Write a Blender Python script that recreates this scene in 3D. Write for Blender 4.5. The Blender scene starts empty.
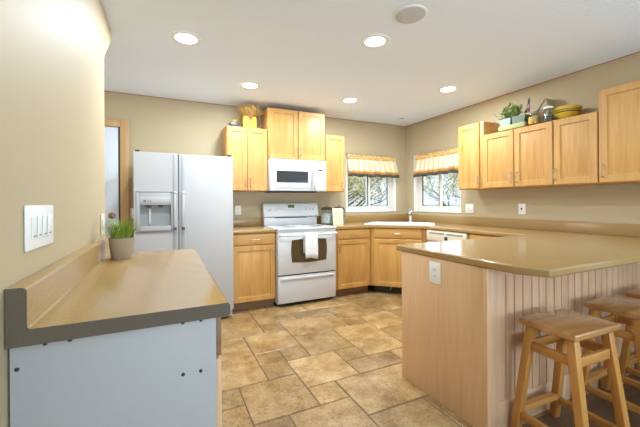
import bpy, bmesh, math, random
from mathutils import Vector, Matrix
random.seed(11)
C = bpy.context.scene.collection
S = bpy.context.scene
PI = math.pi
def R(d): return math.radians(d)

# ------------------------------------------------------------------ camera
cam = bpy.data.objects.new('camera', bpy.data.cameras.new('camera'))
C.objects.link(cam)
cam.matrix_world = (Matrix.Translation((-3.6062, -4.2883, 1.2208)) @ Matrix.Rotation(R(-25.37), 4, 'Z')
                    @ Matrix.Rotation(R(90), 4, 'X') @ Matrix.Rotation(R(-0.352), 4, 'Z'))
cam.data.sensor_width = 36.0
cam.data.lens = 326.5 / 640 * 36
cam.data.shift_y = -11.26 / 640
cam.data.clip_start = 0.02
S.camera = cam
S.view_settings.view_transform = 'Standard'
S.view_settings.look = 'None'
S.view_settings.gamma = 1.0
S.view_settings.use_curve_mapping = False
S.view_settings.exposure = 0.20

# ------------------------------------------------------------------ world: bright overcast sky
W = bpy.data.worlds.new('sky'); S.world = W; W.use_nodes = True
wn = W.node_tree.nodes; wn.clear()
wo = wn.new('ShaderNodeOutputWorld'); bg = wn.new('ShaderNodeBackground')
bg.inputs['Color'].default_value = (0.86, 0.93, 1.0, 1); bg.inputs['Strength'].default_value = 0.95
W.node_tree.links.new(bg.outputs[0], wo.inputs[0])

def area(name, loc, rot, sx, sy, power, col, spread=180):
    l = bpy.data.lights.new(name, 'AREA'); l.shape = 'RECTANGLE'; l.size = sx; l.size_y = sy
    l.energy = power; l.color = col; l.spread = R(spread)
    o = bpy.data.objects.new(name, l); C.objects.link(o); o.location = loc; o.rotation_euler = rot
    return o
# daylight by the two kitchen windows; dining lamps tilted up to brighten the ceiling
DAY = (0.62, 0.81, 1.0)
area('rear_uplight', (-1.9, -7.45, 1.15), (R(146), 0, 0), 3.2, 1.9, 185, DAY)  # unseen lamp added just inside the rear window, aimed up at the ceiling
area('daylight_dining', (-0.10, -5.7, 1.25), (R(120), 0, R(90)), 2.0, 1.4, 34, DAY)
area('hall_fill', (-5.75, -0.95, 1.5), (R(90), 0, R(-90)), 0.9, 1.4, 14, (1.0, 0.94, 0.84))  # unseen warm fill added in the hall to lift the right wall
area('daylight_back', (-0.67, 0.22, 1.55), (R(-90), 0, 0), 0.85, 0.75, 5, DAY)
area('daylight_right', (0.22, -0.66, 1.55), (R(90), 0, R(90)), 0.85, 0.75, 5, DAY)
sun = bpy.data.lights.new('sun', 'SUN'); sun.energy = 2.6; sun.angle = R(1.5); sun.color = (1.0, 0.95, 0.86)
so_ = bpy.data.objects.new('sun', sun); C.objects.link(so_); so_.rotation_euler = Vector((-0.45, -0.55, 0.85)).to_track_quat('Z', 'Y').to_euler()
LAMP_COL = (0.79, 0.905, 1.0)
LAMP_W = 21

# ------------------------------------------------------------------ materials
def newmat(name):
    m = bpy.data.materials.new(name); m.use_nodes = True
    nt = m.node_tree; b = nt.nodes['Principled BSDF']
    return m, nt, b
def plain(name, col, rough=0.5, metal=0.0, bump=0.0, bscale=200, spec=0.5, var=0.0, vscale=8):
    m, nt, b = newmat(name)
    b.inputs['Base Color'].default_value = (*col, 1); b.inputs['Roughness'].default_value = rough
    b.inputs['Metallic'].default_value = metal; b.inputs['Specular IOR Level'].default_value = spec
    if bump or var:
        tc = nt.nodes.new('ShaderNodeTexCoord')
    if var:
        n = nt.nodes.new('ShaderNodeTexNoise'); n.inputs['Scale'].default_value = vscale; n.inputs['Detail'].default_value = 4
        nt.links.new(tc.outputs['Object'], n.inputs['Vector'])
        mx = nt.nodes.new('ShaderNodeMix'); mx.data_type = 'RGBA'
        mx.inputs[6].default_value = (*[c * (1 - var) for c in col], 1); mx.inputs[7].default_value = (*[min(1, c * (1 + var)) for c in col], 1)
        nt.links.new(n.outputs['Fac'], mx.inputs[0]); nt.links.new(mx.outputs[2], b.inputs['Base Color'])
    if bump:
        n = nt.nodes.new('ShaderNodeTexNoise'); n.inputs['Scale'].default_value = bscale; n.inputs['Detail'].default_value = 3
        nt.links.new(tc.outputs['Object'], n.inputs['Vector'])
        bp = nt.nodes.new('ShaderNodeBump'); bp.inputs['Strength'].default_value = bump; bp.inputs['Distance'].default_value = 0.01
        nt.links.new(n.outputs['Fac'], bp.inputs['Height']); nt.links.new(bp.outputs[0], b.inputs['Normal'])
    return m
def wood(name, light, dark, rough=0.38, axis='Z', scale=1.0, coat=0.0, contrast=1.0):
    m, nt, b = newmat(name)
    tc = nt.nodes.new('ShaderNodeTexCoord'); oi = nt.nodes.new('ShaderNodeObjectInfo')
    ml = nt.nodes.new('ShaderNodeMath'); ml.operation = 'MULTIPLY'; ml.inputs[1].default_value = 37.0
    nt.links.new(oi.outputs['Random'], ml.inputs[0])
    ad = nt.nodes.new('ShaderNodeVectorMath'); ad.operation = 'ADD'
    nt.links.new(tc.outputs['Object'], ad.inputs[0]); nt.links.new(ml.outputs[0], ad.inputs[1])
    mp = nt.nodes.new('ShaderNodeMapping')
    s = {'X': (0.07, 1, 1), 'Y': (1, 0.07, 1), 'Z': (1, 1, 0.07)}[axis]
    mp.inputs['Scale'].default_value = s
    nt.links.new(ad.outputs[0], mp.inputs[0])
    n1 = nt.nodes.new('ShaderNodeTexNoise'); n1.inputs['Scale'].default_value = 55 * scale; n1.inputs['Detail'].default_value = 5; n1.inputs['Distortion'].default_value = 0.4
    n2 = nt.nodes.new('ShaderNodeTexNoise'); n2.inputs['Scale'].default_value = 7 * scale; n2.inputs['Detail'].default_value = 3; n2.inputs['Distortion'].default_value = 1.2
    nt.links.new(mp.outputs[0], n1.inputs['Vector']); nt.links.new(mp.outputs[0], n2.inputs['Vector'])
    ma = nt.nodes.new('ShaderNodeMath'); ma.operation = 'ADD'
    nt.links.new(n1.outputs['Fac'], ma.inputs[0]); nt.links.new(n2.outputs['Fac'], ma.inputs[1])
    mr = nt.nodes.new('ShaderNodeMapRange'); mr.inputs[1].default_value = 1 - 0.3 / contrast; mr.inputs[2].default_value = 1 + 0.3 / contrast
    nt.links.new(ma.outputs[0], mr.inputs[0])
    mx = nt.nodes.new('ShaderNodeMix'); mx.data_type = 'RGBA'
    mx.inputs[6].default_value = (*dark, 1); mx.inputs[7].default_value = (*light, 1)
    nt.links.new(mr.outputs[0], mx.inputs[0]); nt.links.new(mx.outputs[2], b.inputs['Base Color'])
    b.inputs['Roughness'].default_value = rough; b.inputs['Coat Weight'].default_value = coat; b.inputs['Coat Roughness'].default_value = 0.15
    return m
def speckle(name, col, amt=0.12, rough=0.3, scale=420):
    m, nt, b = newmat(name)
    tc = nt.nodes.new('ShaderNodeTexCoord')
    n = nt.nodes.new('ShaderNodeTexNoise'); n.inputs['Scale'].default_value = scale; n.inputs['Detail'].default_value = 2
    nt.links.new(tc.outputs['Object'], n.inputs['Vector'])
    cr = nt.nodes.new('ShaderNodeValToRGB')
    cr.color_ramp.elements[0].position = 0.38; cr.color_ramp.elements[0].color = (*[c * (1 - amt * 2) for c in col], 1)
    cr.color_ramp.elements[1].position = 0.62; cr.color_ramp.elements[1].color = (*[min(1, c * (1 + amt)) for c in col], 1)
    nt.links.new(n.outputs['Fac'], cr.inputs[0]); nt.links.new(cr.outputs[0], b.inputs['Base Color'])
    b.inputs['Roughness'].default_value = rough
    return m
def emit(name, col, strength):
    m = bpy.data.materials.new(name); m.use_nodes = True; nt = m.node_tree; nt.nodes.clear()
    o = nt.nodes.new('ShaderNodeOutputMaterial'); e = nt.nodes.new('ShaderNodeEmission')
    e.inputs[0].default_value = (*col, 1); e.inputs[1].default_value = strength
    nt.links.new(e.outputs[0], o.inputs[0]); return m
def glass_mat(name, tint=(1, 1, 1), gloss=0.08):
    m = bpy.data.materials.new(name); m.use_nodes = True; nt = m.node_tree; nt.nodes.clear()
    o = nt.nodes.new('ShaderNodeOutputMaterial'); t = nt.nodes.new('ShaderNodeBsdfTransparent'); g = nt.nodes.new('ShaderNodeBsdfGlossy')
    t.inputs[0].default_value = (*tint, 1); g.inputs['Roughness'].default_value = 0.03
    mx = nt.nodes.new('ShaderNodeMixShader'); mx.inputs[0].default_value = gloss
    nt.links.new(t.outputs[0], mx.inputs[1]); nt.links.new(g.outputs[0], mx.inputs[2]); nt.links.new(mx.outputs[0], o.inputs[0])
    return m

M = {}
M['wall'] = plain('wall_paint', (0.485, 0.385, 0.235), 0.55, bump=0.06, bscale=260, spec=0.35)
M['ceiling'] = plain('ceiling_texture', (0.83, 0.89, 0.96), 0.85, bump=0.35, bscale=55, spec=0.2)
M['redline'] = plain('red_paint_line', (0.42, 0.11, 0.06), 0.7)
M['maple'] = wood('maple_honey', (0.63, 0.345, 0.098), (0.50, 0.25, 0.062), 0.45, 'Z', contrast=1.2)
M['maple_h'] = wood('maple_honey_across', (0.63, 0.345, 0.098), (0.50, 0.25, 0.062), 0.45, 'X', contrast=1.2)
M['maple_pale'] = wood('maple_veneer_pale', (0.70, 0.46, 0.26), (0.62, 0.385, 0.20), 0.45, 'Z', 1.0)
M['bead'] = wood('beadboard_pale', (0.70, 0.46, 0.29), (0.55, 0.33, 0.19), 0.42, 'Z', 0.7)
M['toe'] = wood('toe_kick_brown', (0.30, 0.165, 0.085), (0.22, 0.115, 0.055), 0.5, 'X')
M['stool'] = wood('stool_oak', (0.60, 0.295, 0.080), (0.44, 0.185, 0.040), 0.30, 'Z', 0.8)
M['stool_seat'] = wood('stool_seat_oak', (0.54, 0.275, 0.095), (0.36, 0.155, 0.045), 0.16, 'X', 0.5, coat=0.5, contrast=1.3)
M['casing'] = wood('casing_pine', (0.60, 0.37, 0.17), (0.50, 0.29, 0.12), 0.4, 'Z')
M['counter'] = speckle('counter_laminate', (0.385, 0.235, 0.088), 0.10, 0.16, 330)
M['counter_dark'] = speckle('counter_core_dark', (0.115, 0.086, 0.056), 0.2, 0.6, 520)
M['white'] = plain('appliance_white', (0.61, 0.605, 0.60), 0.28)
M['fridge'] = plain('refrigerator_white', (0.50, 0.49, 0.48), 0.5, bump=0.12, bscale=110)
M['strip'] = plain('refrigerator_strip', (0.36, 0.36, 0.36), 0.4)
M['fridge_grey'] = plain('refrigerator_grey', (0.42, 0.42, 0.42), 0.4)
M['cavity'] = plain('cavity_grey', (0.30, 0.305, 0.305), 0.45)
M['gasket'] = plain('dark_gap', (0.05, 0.05, 0.05), 0.7)
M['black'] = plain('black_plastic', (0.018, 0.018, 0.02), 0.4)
M['blackgloss'] = plain('black_glass', (0.02, 0.024, 0.03), 0.06, spec=0.7)
M['ovenglass'] = plain('oven_glass', (0.075, 0.052, 0.022), 0.12, spec=0.7)
M['cooktop'] = plain('cooktop_glass', (0.66, 0.67, 0.68), 0.12)
M['burner'] = plain('burner_grey', (0.22, 0.22, 0.23), 0.15)
M['steel'] = plain('brushed_nickel', (0.55, 0.52, 0.47), 0.3, 1.0)
M['bronze'] = plain('antique_pull', (0.38, 0.29, 0.18), 0.35, 0.9)
M['chrome'] = plain('chrome', (0.78, 0.80, 0.82), 0.1, 1.0)
M['panelwhite'] = plain('white_melamine', (0.40, 0.39, 0.38), 0.5)
M['plate'] = plain('switch_plate_white', (0.84, 0.83, 0.79), 0.35)
M['plate_alm'] = plain('switch_plate_almond', (0.70, 0.62, 0.50), 0.4)
M['slot'] = plain('slot_dark', (0.10, 0.09, 0.08), 0.6)
M['vinyl'] = plain('window_vinyl', (0.78, 0.74, 0.66), 0.4)
M['seal'] = plain('window_seal', (0.03, 0.03, 0.035), 0.6)
M['glass'] = glass_mat('window_glass', (0.97, 0.98, 0.98), 0.06)
M['jar'] = glass_mat('jar_glass', (0.93, 0.95, 0.93), 0.04)
M['doorwhite'] = plain('door_white', (0.72, 0.76, 0.82), 0.4)
M['bisque'] = plain('dishwasher_bisque', (0.76, 0.68, 0.53), 0.35)
M['sink'] = plain('sink_white', (0.88, 0.88, 0.87), 0.15)
M['pot'] = plain('pot_clay', (0.36, 0.27, 0.18), 0.7, bump=0.05)
M['grass'] = plain('grass_leaf', (0.19, 0.29, 0.03), 0.5, var=0.75, vscale=60)
M['leaf'] = plain('planter_leaf', (0.16, 0.24, 0.055), 0.5, var=0.6, vscale=50)
M['soil'] = plain('soil', (0.05, 0.035, 0.02), 0.9)
M['yellow'] = plain('yellow_glaze', (0.78, 0.53, 0.06), 0.3)
M['yellowbox'] = plain('yellow_paint', (0.82, 0.60, 0.03), 0.5)
M['straw'] = plain('dried_straw', (0.66, 0.40, 0.11), 0.8, var=0.5, vscale=40)
M['red'] = plain('red_enamel', (0.45, 0.03, 0.02), 0.5)
M['flagblue'] = plain('flag_blue', (0.035, 0.05, 0.14), 0.7)
M['flagred'] = plain('flag_red', (0.50, 0.05, 0.05), 0.7)
M['flagwhite'] = plain('flag_white', (0.72, 0.68, 0.64), 0.7)
M['tray'] = plain('planter_cream', (0.38, 0.355, 0.13), 0.6, var=0.3, vscale=30)
M['tin'] = plain('planter_tin', (0.10, 0.125, 0.08), 0.5, var=0.4, vscale=30)
M['tin_pale'] = plain('planter_tin_pale', (0.25, 0.29, 0.23), 0.5, var=0.3, vscale=30)
M['pasta'] = plain('dry_pasta', (0.78, 0.42, 0.09), 0.6, var=0.4, vscale=120)
M['beans'] = plain('dark_beans', (0.06, 0.045, 0.04), 0.6, var=0.4, vscale=120)
M['lidtan'] = plain('lid_tan', (0.34, 0.27, 0.18), 0.5)
M['greywood'] = plain('weathered_wood', (0.42, 0.34, 0.21), 0.8, var=0.3, vscale=30)
M['towel'] = plain('towel_white', (0.84, 0.84, 0.85), 0.95, bump=0.5, bscale=160)
M['card'] = plain('card_cream', (0.80, 0.66, 0.48), 0.7)
M['ink'] = plain('card_ink', (0.50, 0.34, 0.20), 0.8)
M['navy'] = plain('navy_lid', (0.03, 0.035, 0.07), 0.4)
M['cream'] = plain('valance_cream', (0.86, 0.72, 0.50), 0.9, var=0.12, vscale=14)
M['orange'] = plain('valance_orange', (0.56, 0.25, 0.04), 0.9)
M['hemgrey'] = plain('valance_hem', (0.075, 0.07, 0.055), 0.9)
M['led'] = emit('green_display', (0.25, 0.45, 0.02), 0.5)
M['lamp'] = emit('lamp_lens', (1.0, 0.93, 0.82), 14.0)
M['trimwhite'] = plain('lamp_trim_white', (0.82, 0.82, 0.81), 0.5)
M['speaker'] = plain('speaker_grille', (0.58, 0.58, 0.58), 0.7, bump=0.3, bscale=500)
M['wallhidden'] = M['wall']
# ceiling-edge floral band: small flowers over straw
def floral():
    m, nt, b = newmat('valance_floral')
    tc = nt.nodes.new('ShaderNodeTexCoord'); v = nt.nodes.new('ShaderNodeTexVoronoi'); v.inputs['Scale'].default_value = 38
    nt.links.new(tc.outputs['Object'], v.inputs['Vector'])
    cr = nt.nodes.new('ShaderNodeValToRGB'); cr.color_ramp.elements[0].color = (0.42, 0.15, 0.03, 1); cr.color_ramp.elements[0].position = 0.18
    cr.color_ramp.elements[1].color = (0.76, 0.47, 0.17, 1); cr.color_ramp.elements[1].position = 0.45
    nt.links.new(v.outputs['Distance'], cr.inputs[0]); nt.links.new(cr.outputs[0], b.inputs['Base Color'])
    b.inputs['Roughness'].default_value = 0.9; return m
M['floral'] = floral()
# valance skirt: cream cloth woven with soft tan stripes
def skirtmat():
    m, nt, b = newmat('valance_striped')
    at = nt.nodes.new('ShaderNodeAttribute'); at.attribute_name = 'stripe'
    cr = nt.nodes.new('ShaderNodeValToRGB')
    cr.color_ramp.elements[0].color = (0.86, 0.75, 0.55, 1); cr.color_ramp.elements[0].position = 0.45
    cr.color_ramp.elements[1].color = (0.78, 0.55, 0.26, 1); cr.color_ramp.elements[1].position = 0.9
    nt.links.new(at.outputs['Fac'], cr.inputs[0]); nt.links.new(cr.outputs[0], b.inputs['Base Color'])
    b.inputs['Roughness'].default_value = 0.9
    return m
M['skirt'] = skirtmat()
# stone tile: tone per tile, mottled
def tilemat():
    m, nt, b = newmat('stone_tile')
    at = nt.nodes.new('ShaderNodeAttribute'); at.attribute_name = 'tone'
    tc = nt.nodes.new('ShaderNodeTexCoord')
    ad = nt.nodes.new('ShaderNodeVectorMath'); ad.operation = 'ADD'
    ml = nt.nodes.new('ShaderNodeMath'); ml.operation = 'MULTIPLY'; ml.inputs[1].default_value = 23.0
    nt.links.new(at.outputs['Fac'], ml.inputs[0]); nt.links.new(tc.outputs['Object'], ad.inputs[0]); nt.links.new(ml.outputs[0], ad.inputs[1])
    n1 = nt.nodes.new('ShaderNodeTexNoise'); n1.inputs['Scale'].default_value = 6.0; n1.inputs['Detail'].default_value = 7; n1.inputs['Roughness'].default_value = 0.72; n1.inputs['Distortion'].default_value = 0.15
    n2 = nt.nodes.new('ShaderNodeTexNoise'); n2.inputs['Scale'].default_value = 60; n2.inputs['Detail'].default_value = 4
    nt.links.new(ad.outputs[0], n1.inputs['Vector']); nt.links.new(ad.outputs[0], n2.inputs['Vector'])
    cr = nt.nodes.new('ShaderNodeValToRGB'); e = cr.color_ramp.elements
    e[0].position = 0.30; e[0].color = (0.20, 0.098, 0.030, 1); e[1].position = 0.68; e[1].color = (0.55, 0.375, 0.185, 1)
    k = e.new(0.48); k.color = (0.38, 0.225, 0.083, 1)
    nt.links.new(n1.outputs['Fac'], cr.inputs[0])
    hs = nt.nodes.new('ShaderNodeHueSaturation')
    mr = nt.nodes.new('ShaderNodeMapRange'); mr.inputs[3].default_value = 0.58; mr.inputs[4].default_value = 1.15
    nt.links.new(at.outputs['Fac'], mr.inputs[0]); nt.links.new(mr.outputs[0], hs.inputs['Value'])
    nt.links.new(cr.outputs[0], hs.inputs['Color'])
    mx = nt.nodes.new('ShaderNodeMix'); mx.data_type = 'RGBA'; mx.blend_type = 'MULTIPLY'; mx.inputs[0].default_value = 0.75
    c2 = nt.nodes.new('ShaderNodeValToRGB'); c2.color_ramp.elements[0].position = 0.30; c2.color_ramp.elements[0].color = (0.42, 0.36, 0.30, 1)
    c2.color_ramp.elements[1].position = 0.47; c2.color_ramp.elements[1].color = (1, 1, 1, 1)
    nt.links.new(n2.outputs['Fac'], c2.inputs[0])
    nt.links.new(hs.outputs[0], mx.inputs[6]); nt.links.new(c2.outputs[0], mx.inputs[7])
    nt.links.new(mx.outputs[2], b.inputs['Base Color'])
    b.inputs['Roughness'].default_value = 0.30
    bp = nt.nodes.new('ShaderNodeBump'); bp.inputs['Strength'].default_value = 0.25; bp.inputs['Distance'].default_value = 0.006
    nt.links.new(n1.outputs['Fac'], bp.inputs['Height']); nt.links.new(bp.outputs[0], b.inputs['Normal'])
    return m
M['tile'] = tilemat()
M['grout'] = plain('grout', (0.15, 0.10, 0.055), 0.9)
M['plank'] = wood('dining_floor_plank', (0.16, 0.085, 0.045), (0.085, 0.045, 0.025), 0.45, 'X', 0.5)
M['bark'] = plain('bark', (0.12, 0.10, 0.10), 0.9, bump=0.4, bscale=40)
M['blossom'] = plain('spring_leaf', (0.80, 0.78, 0.42), 0.7, var=0.5, vscale=6)
M['lawn'] = plain('lawn', (0.34, 0.36, 0.22), 0.9, var=0.3)
M['siding'] = plain('siding_pale', (0.62, 0.66, 0.72), 0.8)
M['hedge'] = plain('hedge_leaf', (0.30, 0.33, 0.20), 0.9, var=0.5, vscale=5)

# ------------------------------------------------------------------ mesh helpers
def box(bm, x0, x1, y0, y1, z0, z1, bev=0.0, mi=0, seg=2):
    x0, x1 = min(x0, x1), max(x0, x1); y0, y1 = min(y0, y1), max(y0, y1); z0, z1 = min(z0, z1), max(z0, z1)
    vs = [bm.verts.new((x, y, z)) for z in (z0, z1) for y in (y0, y1) for x in (x0, x1)]
    fs = [bm.faces.new([vs[i] for i in q]) for q in ((0, 2, 3, 1), (4, 5, 7, 6), (0, 1, 5, 4), (2, 6, 7, 3), (0, 4, 6, 2), (1, 3, 7, 5))]
    for f in fs: f.material_index = mi
    if bev > 0:
        es = list({e for f in fs for e in f.edges})
        r = bmesh.ops.bevel(bm, geom=es, offset=bev, segments=seg, affect='EDGES', profile=0.5)
        for f in r['faces']: f.material_index = mi
    return fs
def prism(bm, pts, axis, a0, a1, mi=0, bev=0.0):
    """pts: 2-D outline; axis 'x','y' or 'z' is the extrusion direction."""
    def mk(p, a):
        return {'z': (p[0], p[1], a), 'y': (p[0], a, p[1]), 'x': (a, p[0], p[1])}[axis]
    lo = [bm.verts.new(mk(p, a0)) for p in pts]; hi = [bm.verts.new(mk(p, a1)) for p in pts]
    n = len(pts); fs = [bm.faces.new(lo[::-1]), bm.faces.new(hi)]
    for i in range(n): fs.append(bm.faces.new((lo[i], lo[(i + 1) % n], hi[(i + 1) % n], hi[i])))
    bmesh.ops.recalc_face_normals(bm, faces=fs)
    for f in fs: f.material_index = mi
    if bev:
        es = list({e for f in fs for e in f.edges})
        r = bmesh.ops.bevel(bm, geom=es, offset=bev, segments=2, affect='EDGES', profile=0.5)
        for f in r['faces']: f.material_index = mi
    return fs
def tube(bm, pts, r, seg=10, cap=True, mi=0):
    pts = [Vector(p) for p in pts]; rs = r if isinstance(r, (list, tuple)) else [r] * len(pts)
    rings = []; up = None
    for i, p in enumerate(pts):
        d = (pts[min(i + 1, len(pts) - 1)] - pts[max(i - 1, 0)]).normalized()
        if up is None:
            up = Vector((0, 0, 1)) if abs(d.z) < 0.9 else Vector((1, 0, 0))
        a = d.cross(up).normalized(); b = a.cross(d).normalized(); up = b
        rings.append([bm.verts.new(p + (a * math.cos(t) + b * math.sin(t)) * rs[i]) for t in [2 * PI * k / seg for k in range(seg)]])
    fs = []
    for q, w in zip(rings, rings[1:]):
        for k in range(seg): fs.append(bm.faces.new((q[k], q[(k + 1) % seg], w[(k + 1) % seg], w[k])))
    if cap: fs += [bm.faces.new(rings[0][::-1]), bm.faces.new(rings[-1])]
    bmesh.ops.recalc_face_normals(bm, faces=fs)
    for f in fs: f.material_index = mi
def lathe(bm, prof, cx=0, cy=0, seg=28, mi=0, axis='z', cz=0):
    rings = []
    for r, z in prof:
        ring = []
        for k in range(seg):
            t = 2 * PI * k / seg; a, b = r * math.cos(t), r * math.sin(t)
            ring.append(bm.verts.new((cx + a, cy + b, cz + z) if axis == 'z' else (cx + a, cy + z, cz + b)))
        rings.append(ring)
    fs = []
    for q, w in zip(rings, rings[1:]):
        for k in range(seg): fs.append(bm.faces.new((q[k], q[(k + 1) % seg], w[(k + 1) % seg], w[k])))
    fs += [bm.faces.new(rings[0][::-1]), bm.faces.new(rings[-1])]
    bmesh.ops.recalc_face_normals(bm, faces=fs)
    for f in fs: f.material_index = mi
def hexa(bm, lo, hi, mi=0, bev=0.0):
    """box from two quads of 4 points"""
    a = [bm.verts.new(p) for p in lo]; b = [bm.verts.new(p) for p in hi]
    fs = [bm.faces.new(a[::-1]), bm.faces.new(b)] + [bm.faces.new((a[i], a[(i + 1) % 4], b[(i + 1) % 4], b[i])) for i in range(4)]
    bmesh.ops.recalc_face_normals(bm, faces=fs)
    for f in fs: f.material_index = mi
    if bev:
        bmesh.ops.bevel(bm, geom=list({e for f in fs for e in f.edges}), offset=bev, segments=2, affect='EDGES', profile=0.5)
def rings_bridge(bm, rings, capA=True, capB=True, mi=0):
    vr = [[bm.verts.new(p) for p in r] for r in rings]; n = len(vr[0]); fs = []
    for q, w in zip(vr, vr[1:]):
        for k in range(n): fs.append(bm.faces.new((q[k], q[(k + 1) % n], w[(k + 1) % n], w[k])))
    if capA: fs.append(bm.faces.new(vr[0][::-1]))
    if capB: fs.append(bm.faces.new(vr[-1]))
    bmesh.ops.recalc_face_normals(bm, faces=fs)
    for f in fs: f.material_index = mi
    return fs
def door_shape(bm, x0, x1, z0, z1, yb, t=0.02, frame=0.055):
    """framed door with a routed, raised panel; outer face looks to -Y"""
    def rc(i, y): return [(x0 + i, y, z0 + i), (x1 - i, y, z0 + i), (x1 - i, y, z1 - i), (x0 + i, y, z1 - i)]
    f = frame
    rings_bridge(bm, [rc(0, yb), rc(0, yb - t + 0.004), rc(0.004, yb - t), rc(f, yb - t), rc(f + 0.004, yb - t + 0.009),
                      rc(f + 0.012, yb - t + 0.009), rc(f + 0.032, yb - t + 0.003)])
def slab(bm, x0, x1, z0, z1, yb, t=0.02):
    def rc(i, y): return [(x0 + i, y, z0 + i), (x1 - i, y, z0 + i), (x1 - i, y, z1 - i), (x0 + i, y, z1 - i)]
    rings_bridge(bm, [rc(0, yb), rc(0, yb - t + 0.006), rc(0.003, yb - t + 0.002), rc(0.010, yb - t)])
def pull(bm, x, z, yf, L=0.10, vertical=True, r=0.005, out=0.028):
    pts = []
    for s, o in ((-0.5, 0), (-0.5, 0.75), (-0.42, 1), (0, 1.08), (0.42, 1), (0.5, 0.75), (0.5, 0)):
        pts.append((x, yf - o * out, z + s * L) if vertical else (x + s * L, yf - o * out, z))
    tube(bm, pts, r, 8)
def rrect(x0, x1, z0, z1, r, n=5):
    out = []
    for cx, cz, a in ((x1 - r, z1 - r, 0), (x0 + r, z1 - r, 90), (x0 + r, z0 + r, 180), (x1 - r, z0 + r, 270)):
        for k in range(n + 1):
            t = R(a + 90 * k / n); out.append((cx + r * math.cos(t), cz + r * math.sin(t)))
    return out

def ring_prism(bm, outer, hole, z0, z1):
    es = []
    for z in (z0, z1):
        ed = []
        for loop in (outer, hole):
            vs = [bm.verts.new((p[0], p[1], z)) for p in loop]
            ed += [bm.edges.new((vs[i], vs[(i + 1) % len(vs)])) for i in range(len(vs))]
            es.append(vs)
        bmesh.ops.triangle_fill(bm, use_beauty=True, use_dissolve=False, edges=ed)
    for lo, hi in ((es[0], es[2]), (es[1], es[3])):
        n = len(lo)
        for i in range(n): bm.faces.new((lo[i], lo[(i + 1) % n], hi[(i + 1) % n], hi[i]))
    bmesh.ops.recalc_face_normals(bm, faces=bm.faces[:])

# ------------------------------------------------------------------ object helpers
def obj(name, bm, mats, parent=None, smooth=35, label=None):
    me = bpy.data.meshes.new(name); bm.to_mesh(me); bm.free()
    for m in (mats if isinstance(mats, (list, tuple)) else [mats]): me.materials.append(M[m] if isinstance(m, str) else m)
    if smooth:
        for p in me.polygons: p.use_smooth = True
        me.set_sharp_from_angle(angle=R(smooth))
    o = bpy.data.objects.new(name, me); C.objects.link(o)
    if parent: o.parent = parent
    if label: o['label'] = label
    return o
def tag(o, label, cat, group=None):
    o['label'] = label; o['category'] = cat
    if group: o['group'] = group
    return o
def thing(name, label, cat, loc=(0, 0, 0), rz=0.0, group=None):
    o = bpy.data.objects.new(name, None); C.objects.link(o); o.empty_display_size = 0.05
    o.location = loc; o.rotation_euler = (0, 0, rz); return tag(o, label, cat, group)
def struct(o): o['kind'] = 'structure'; return o
def nb(): return bmesh.new()
def dup(root, loc, rz, label, group=None):
    r = root.copy(); C.objects.link(r); r.location = loc; r.rotation_euler = (0, 0, rz); r['label'] = label
    if group: r['group'] = group
    for ch in list(root.children):
        c = ch.copy(); C.objects.link(c); c.parent = r
        for g in list(ch.children):
            d = g.copy(); C.objects.link(d); d.parent = c
    return r
def simple(name, mats, build, parent=None, smooth=35, label=None):
    bm = nb(); build(bm); return obj(name, bm, mats, parent, smooth, label)

# ================================================================== SETTING
H = 2.471
LW = -3.956
# ---- floor: stone tiles laid on an 8 inch grid
U = 0.2032
def gx(i): return (i - 16.62) * U
def gy(j): return -(j + 0.36) * U
known = [(2,4,6,8),(3,4,5,6),(3,4,8,9),(2,3,8,10),(1,3,10,12),(0,2,7,10),(0,2,6,7),(0,1,10,11),(-1,1,11,13),(4,6,7,9),(5,6,9,10),(3,5,9,11),
         (4,7,5,7),(5,7,4,5),(5,6,3,4),(3,5,3,5),(1,3,3,6),(6,8,3,4),(8,9,3,4),(7,9,4,6),(7,8,6,7),(6,8,7,10),(8,10,6,8),(8,10,8,10),(9,10,5,6),
         (9,11,3,5),(5,7,10,11),(7,8,10,11),(4,7,11,13),(3,4,11,12),(2,4,12,14),(1,2,12,13),(4,6,13,15)]
tones = {(2,4,6,8):.62,(0,2,7,10):.60,(3,5,9,11):.80,(4,7,5,7):.62,(5,7,4,5):.15,(6,8,7,10):.78,(5,7,10,11):.30,(4,7,11,13):.60,(1,3,10,12):.45,
         (2,3,8,10):.30,(3,4,5,6):.25,(3,5,3,5):.40,(4,6,13,15):.20,(4,6,7,9):.38,(2,4,12,14):.50,(6,8,3,4):.85,(7,9,4,6):.45}
occ = {}
tiles = []
I0, I1, J0, J1 = -13, 17, -3, 41
for t in known:
    tiles.append(t)
    for i in range(t[0], t[1]):
        for j in range(t[2], t[3]): occ[i, j] = 1
rt = random.Random(5)
for j in range(J0, J1):
    for i in range(I0, I1):
        if (i, j) in occ: continue
        opts = [(2, 2)] * 4 + [(3, 2)] * 2 + [(2, 3)] * 2 + [(1, 1)] * 2 + [(1, 2), (2, 1)]
        rt.shuffle(opts)
        for w, h in opts + [(1, 1)]:
            if all((a, b) not in occ and a < I1 and b < J1 for a in range(i, i + w) for b in range(j, j + h)):
                for a in range(i, i + w):
                    for b in range(j, j + h): occ[a, b] = 1
                tiles.append((i, i + w, j, j + h)); break
bm = nb()
box(bm, -6.2, 0.12, -7.8, 0.12, -0.10, -0.004, mi=1)
lay = bm.faces.layers.float.new('tone')
g = 0.0038
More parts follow.
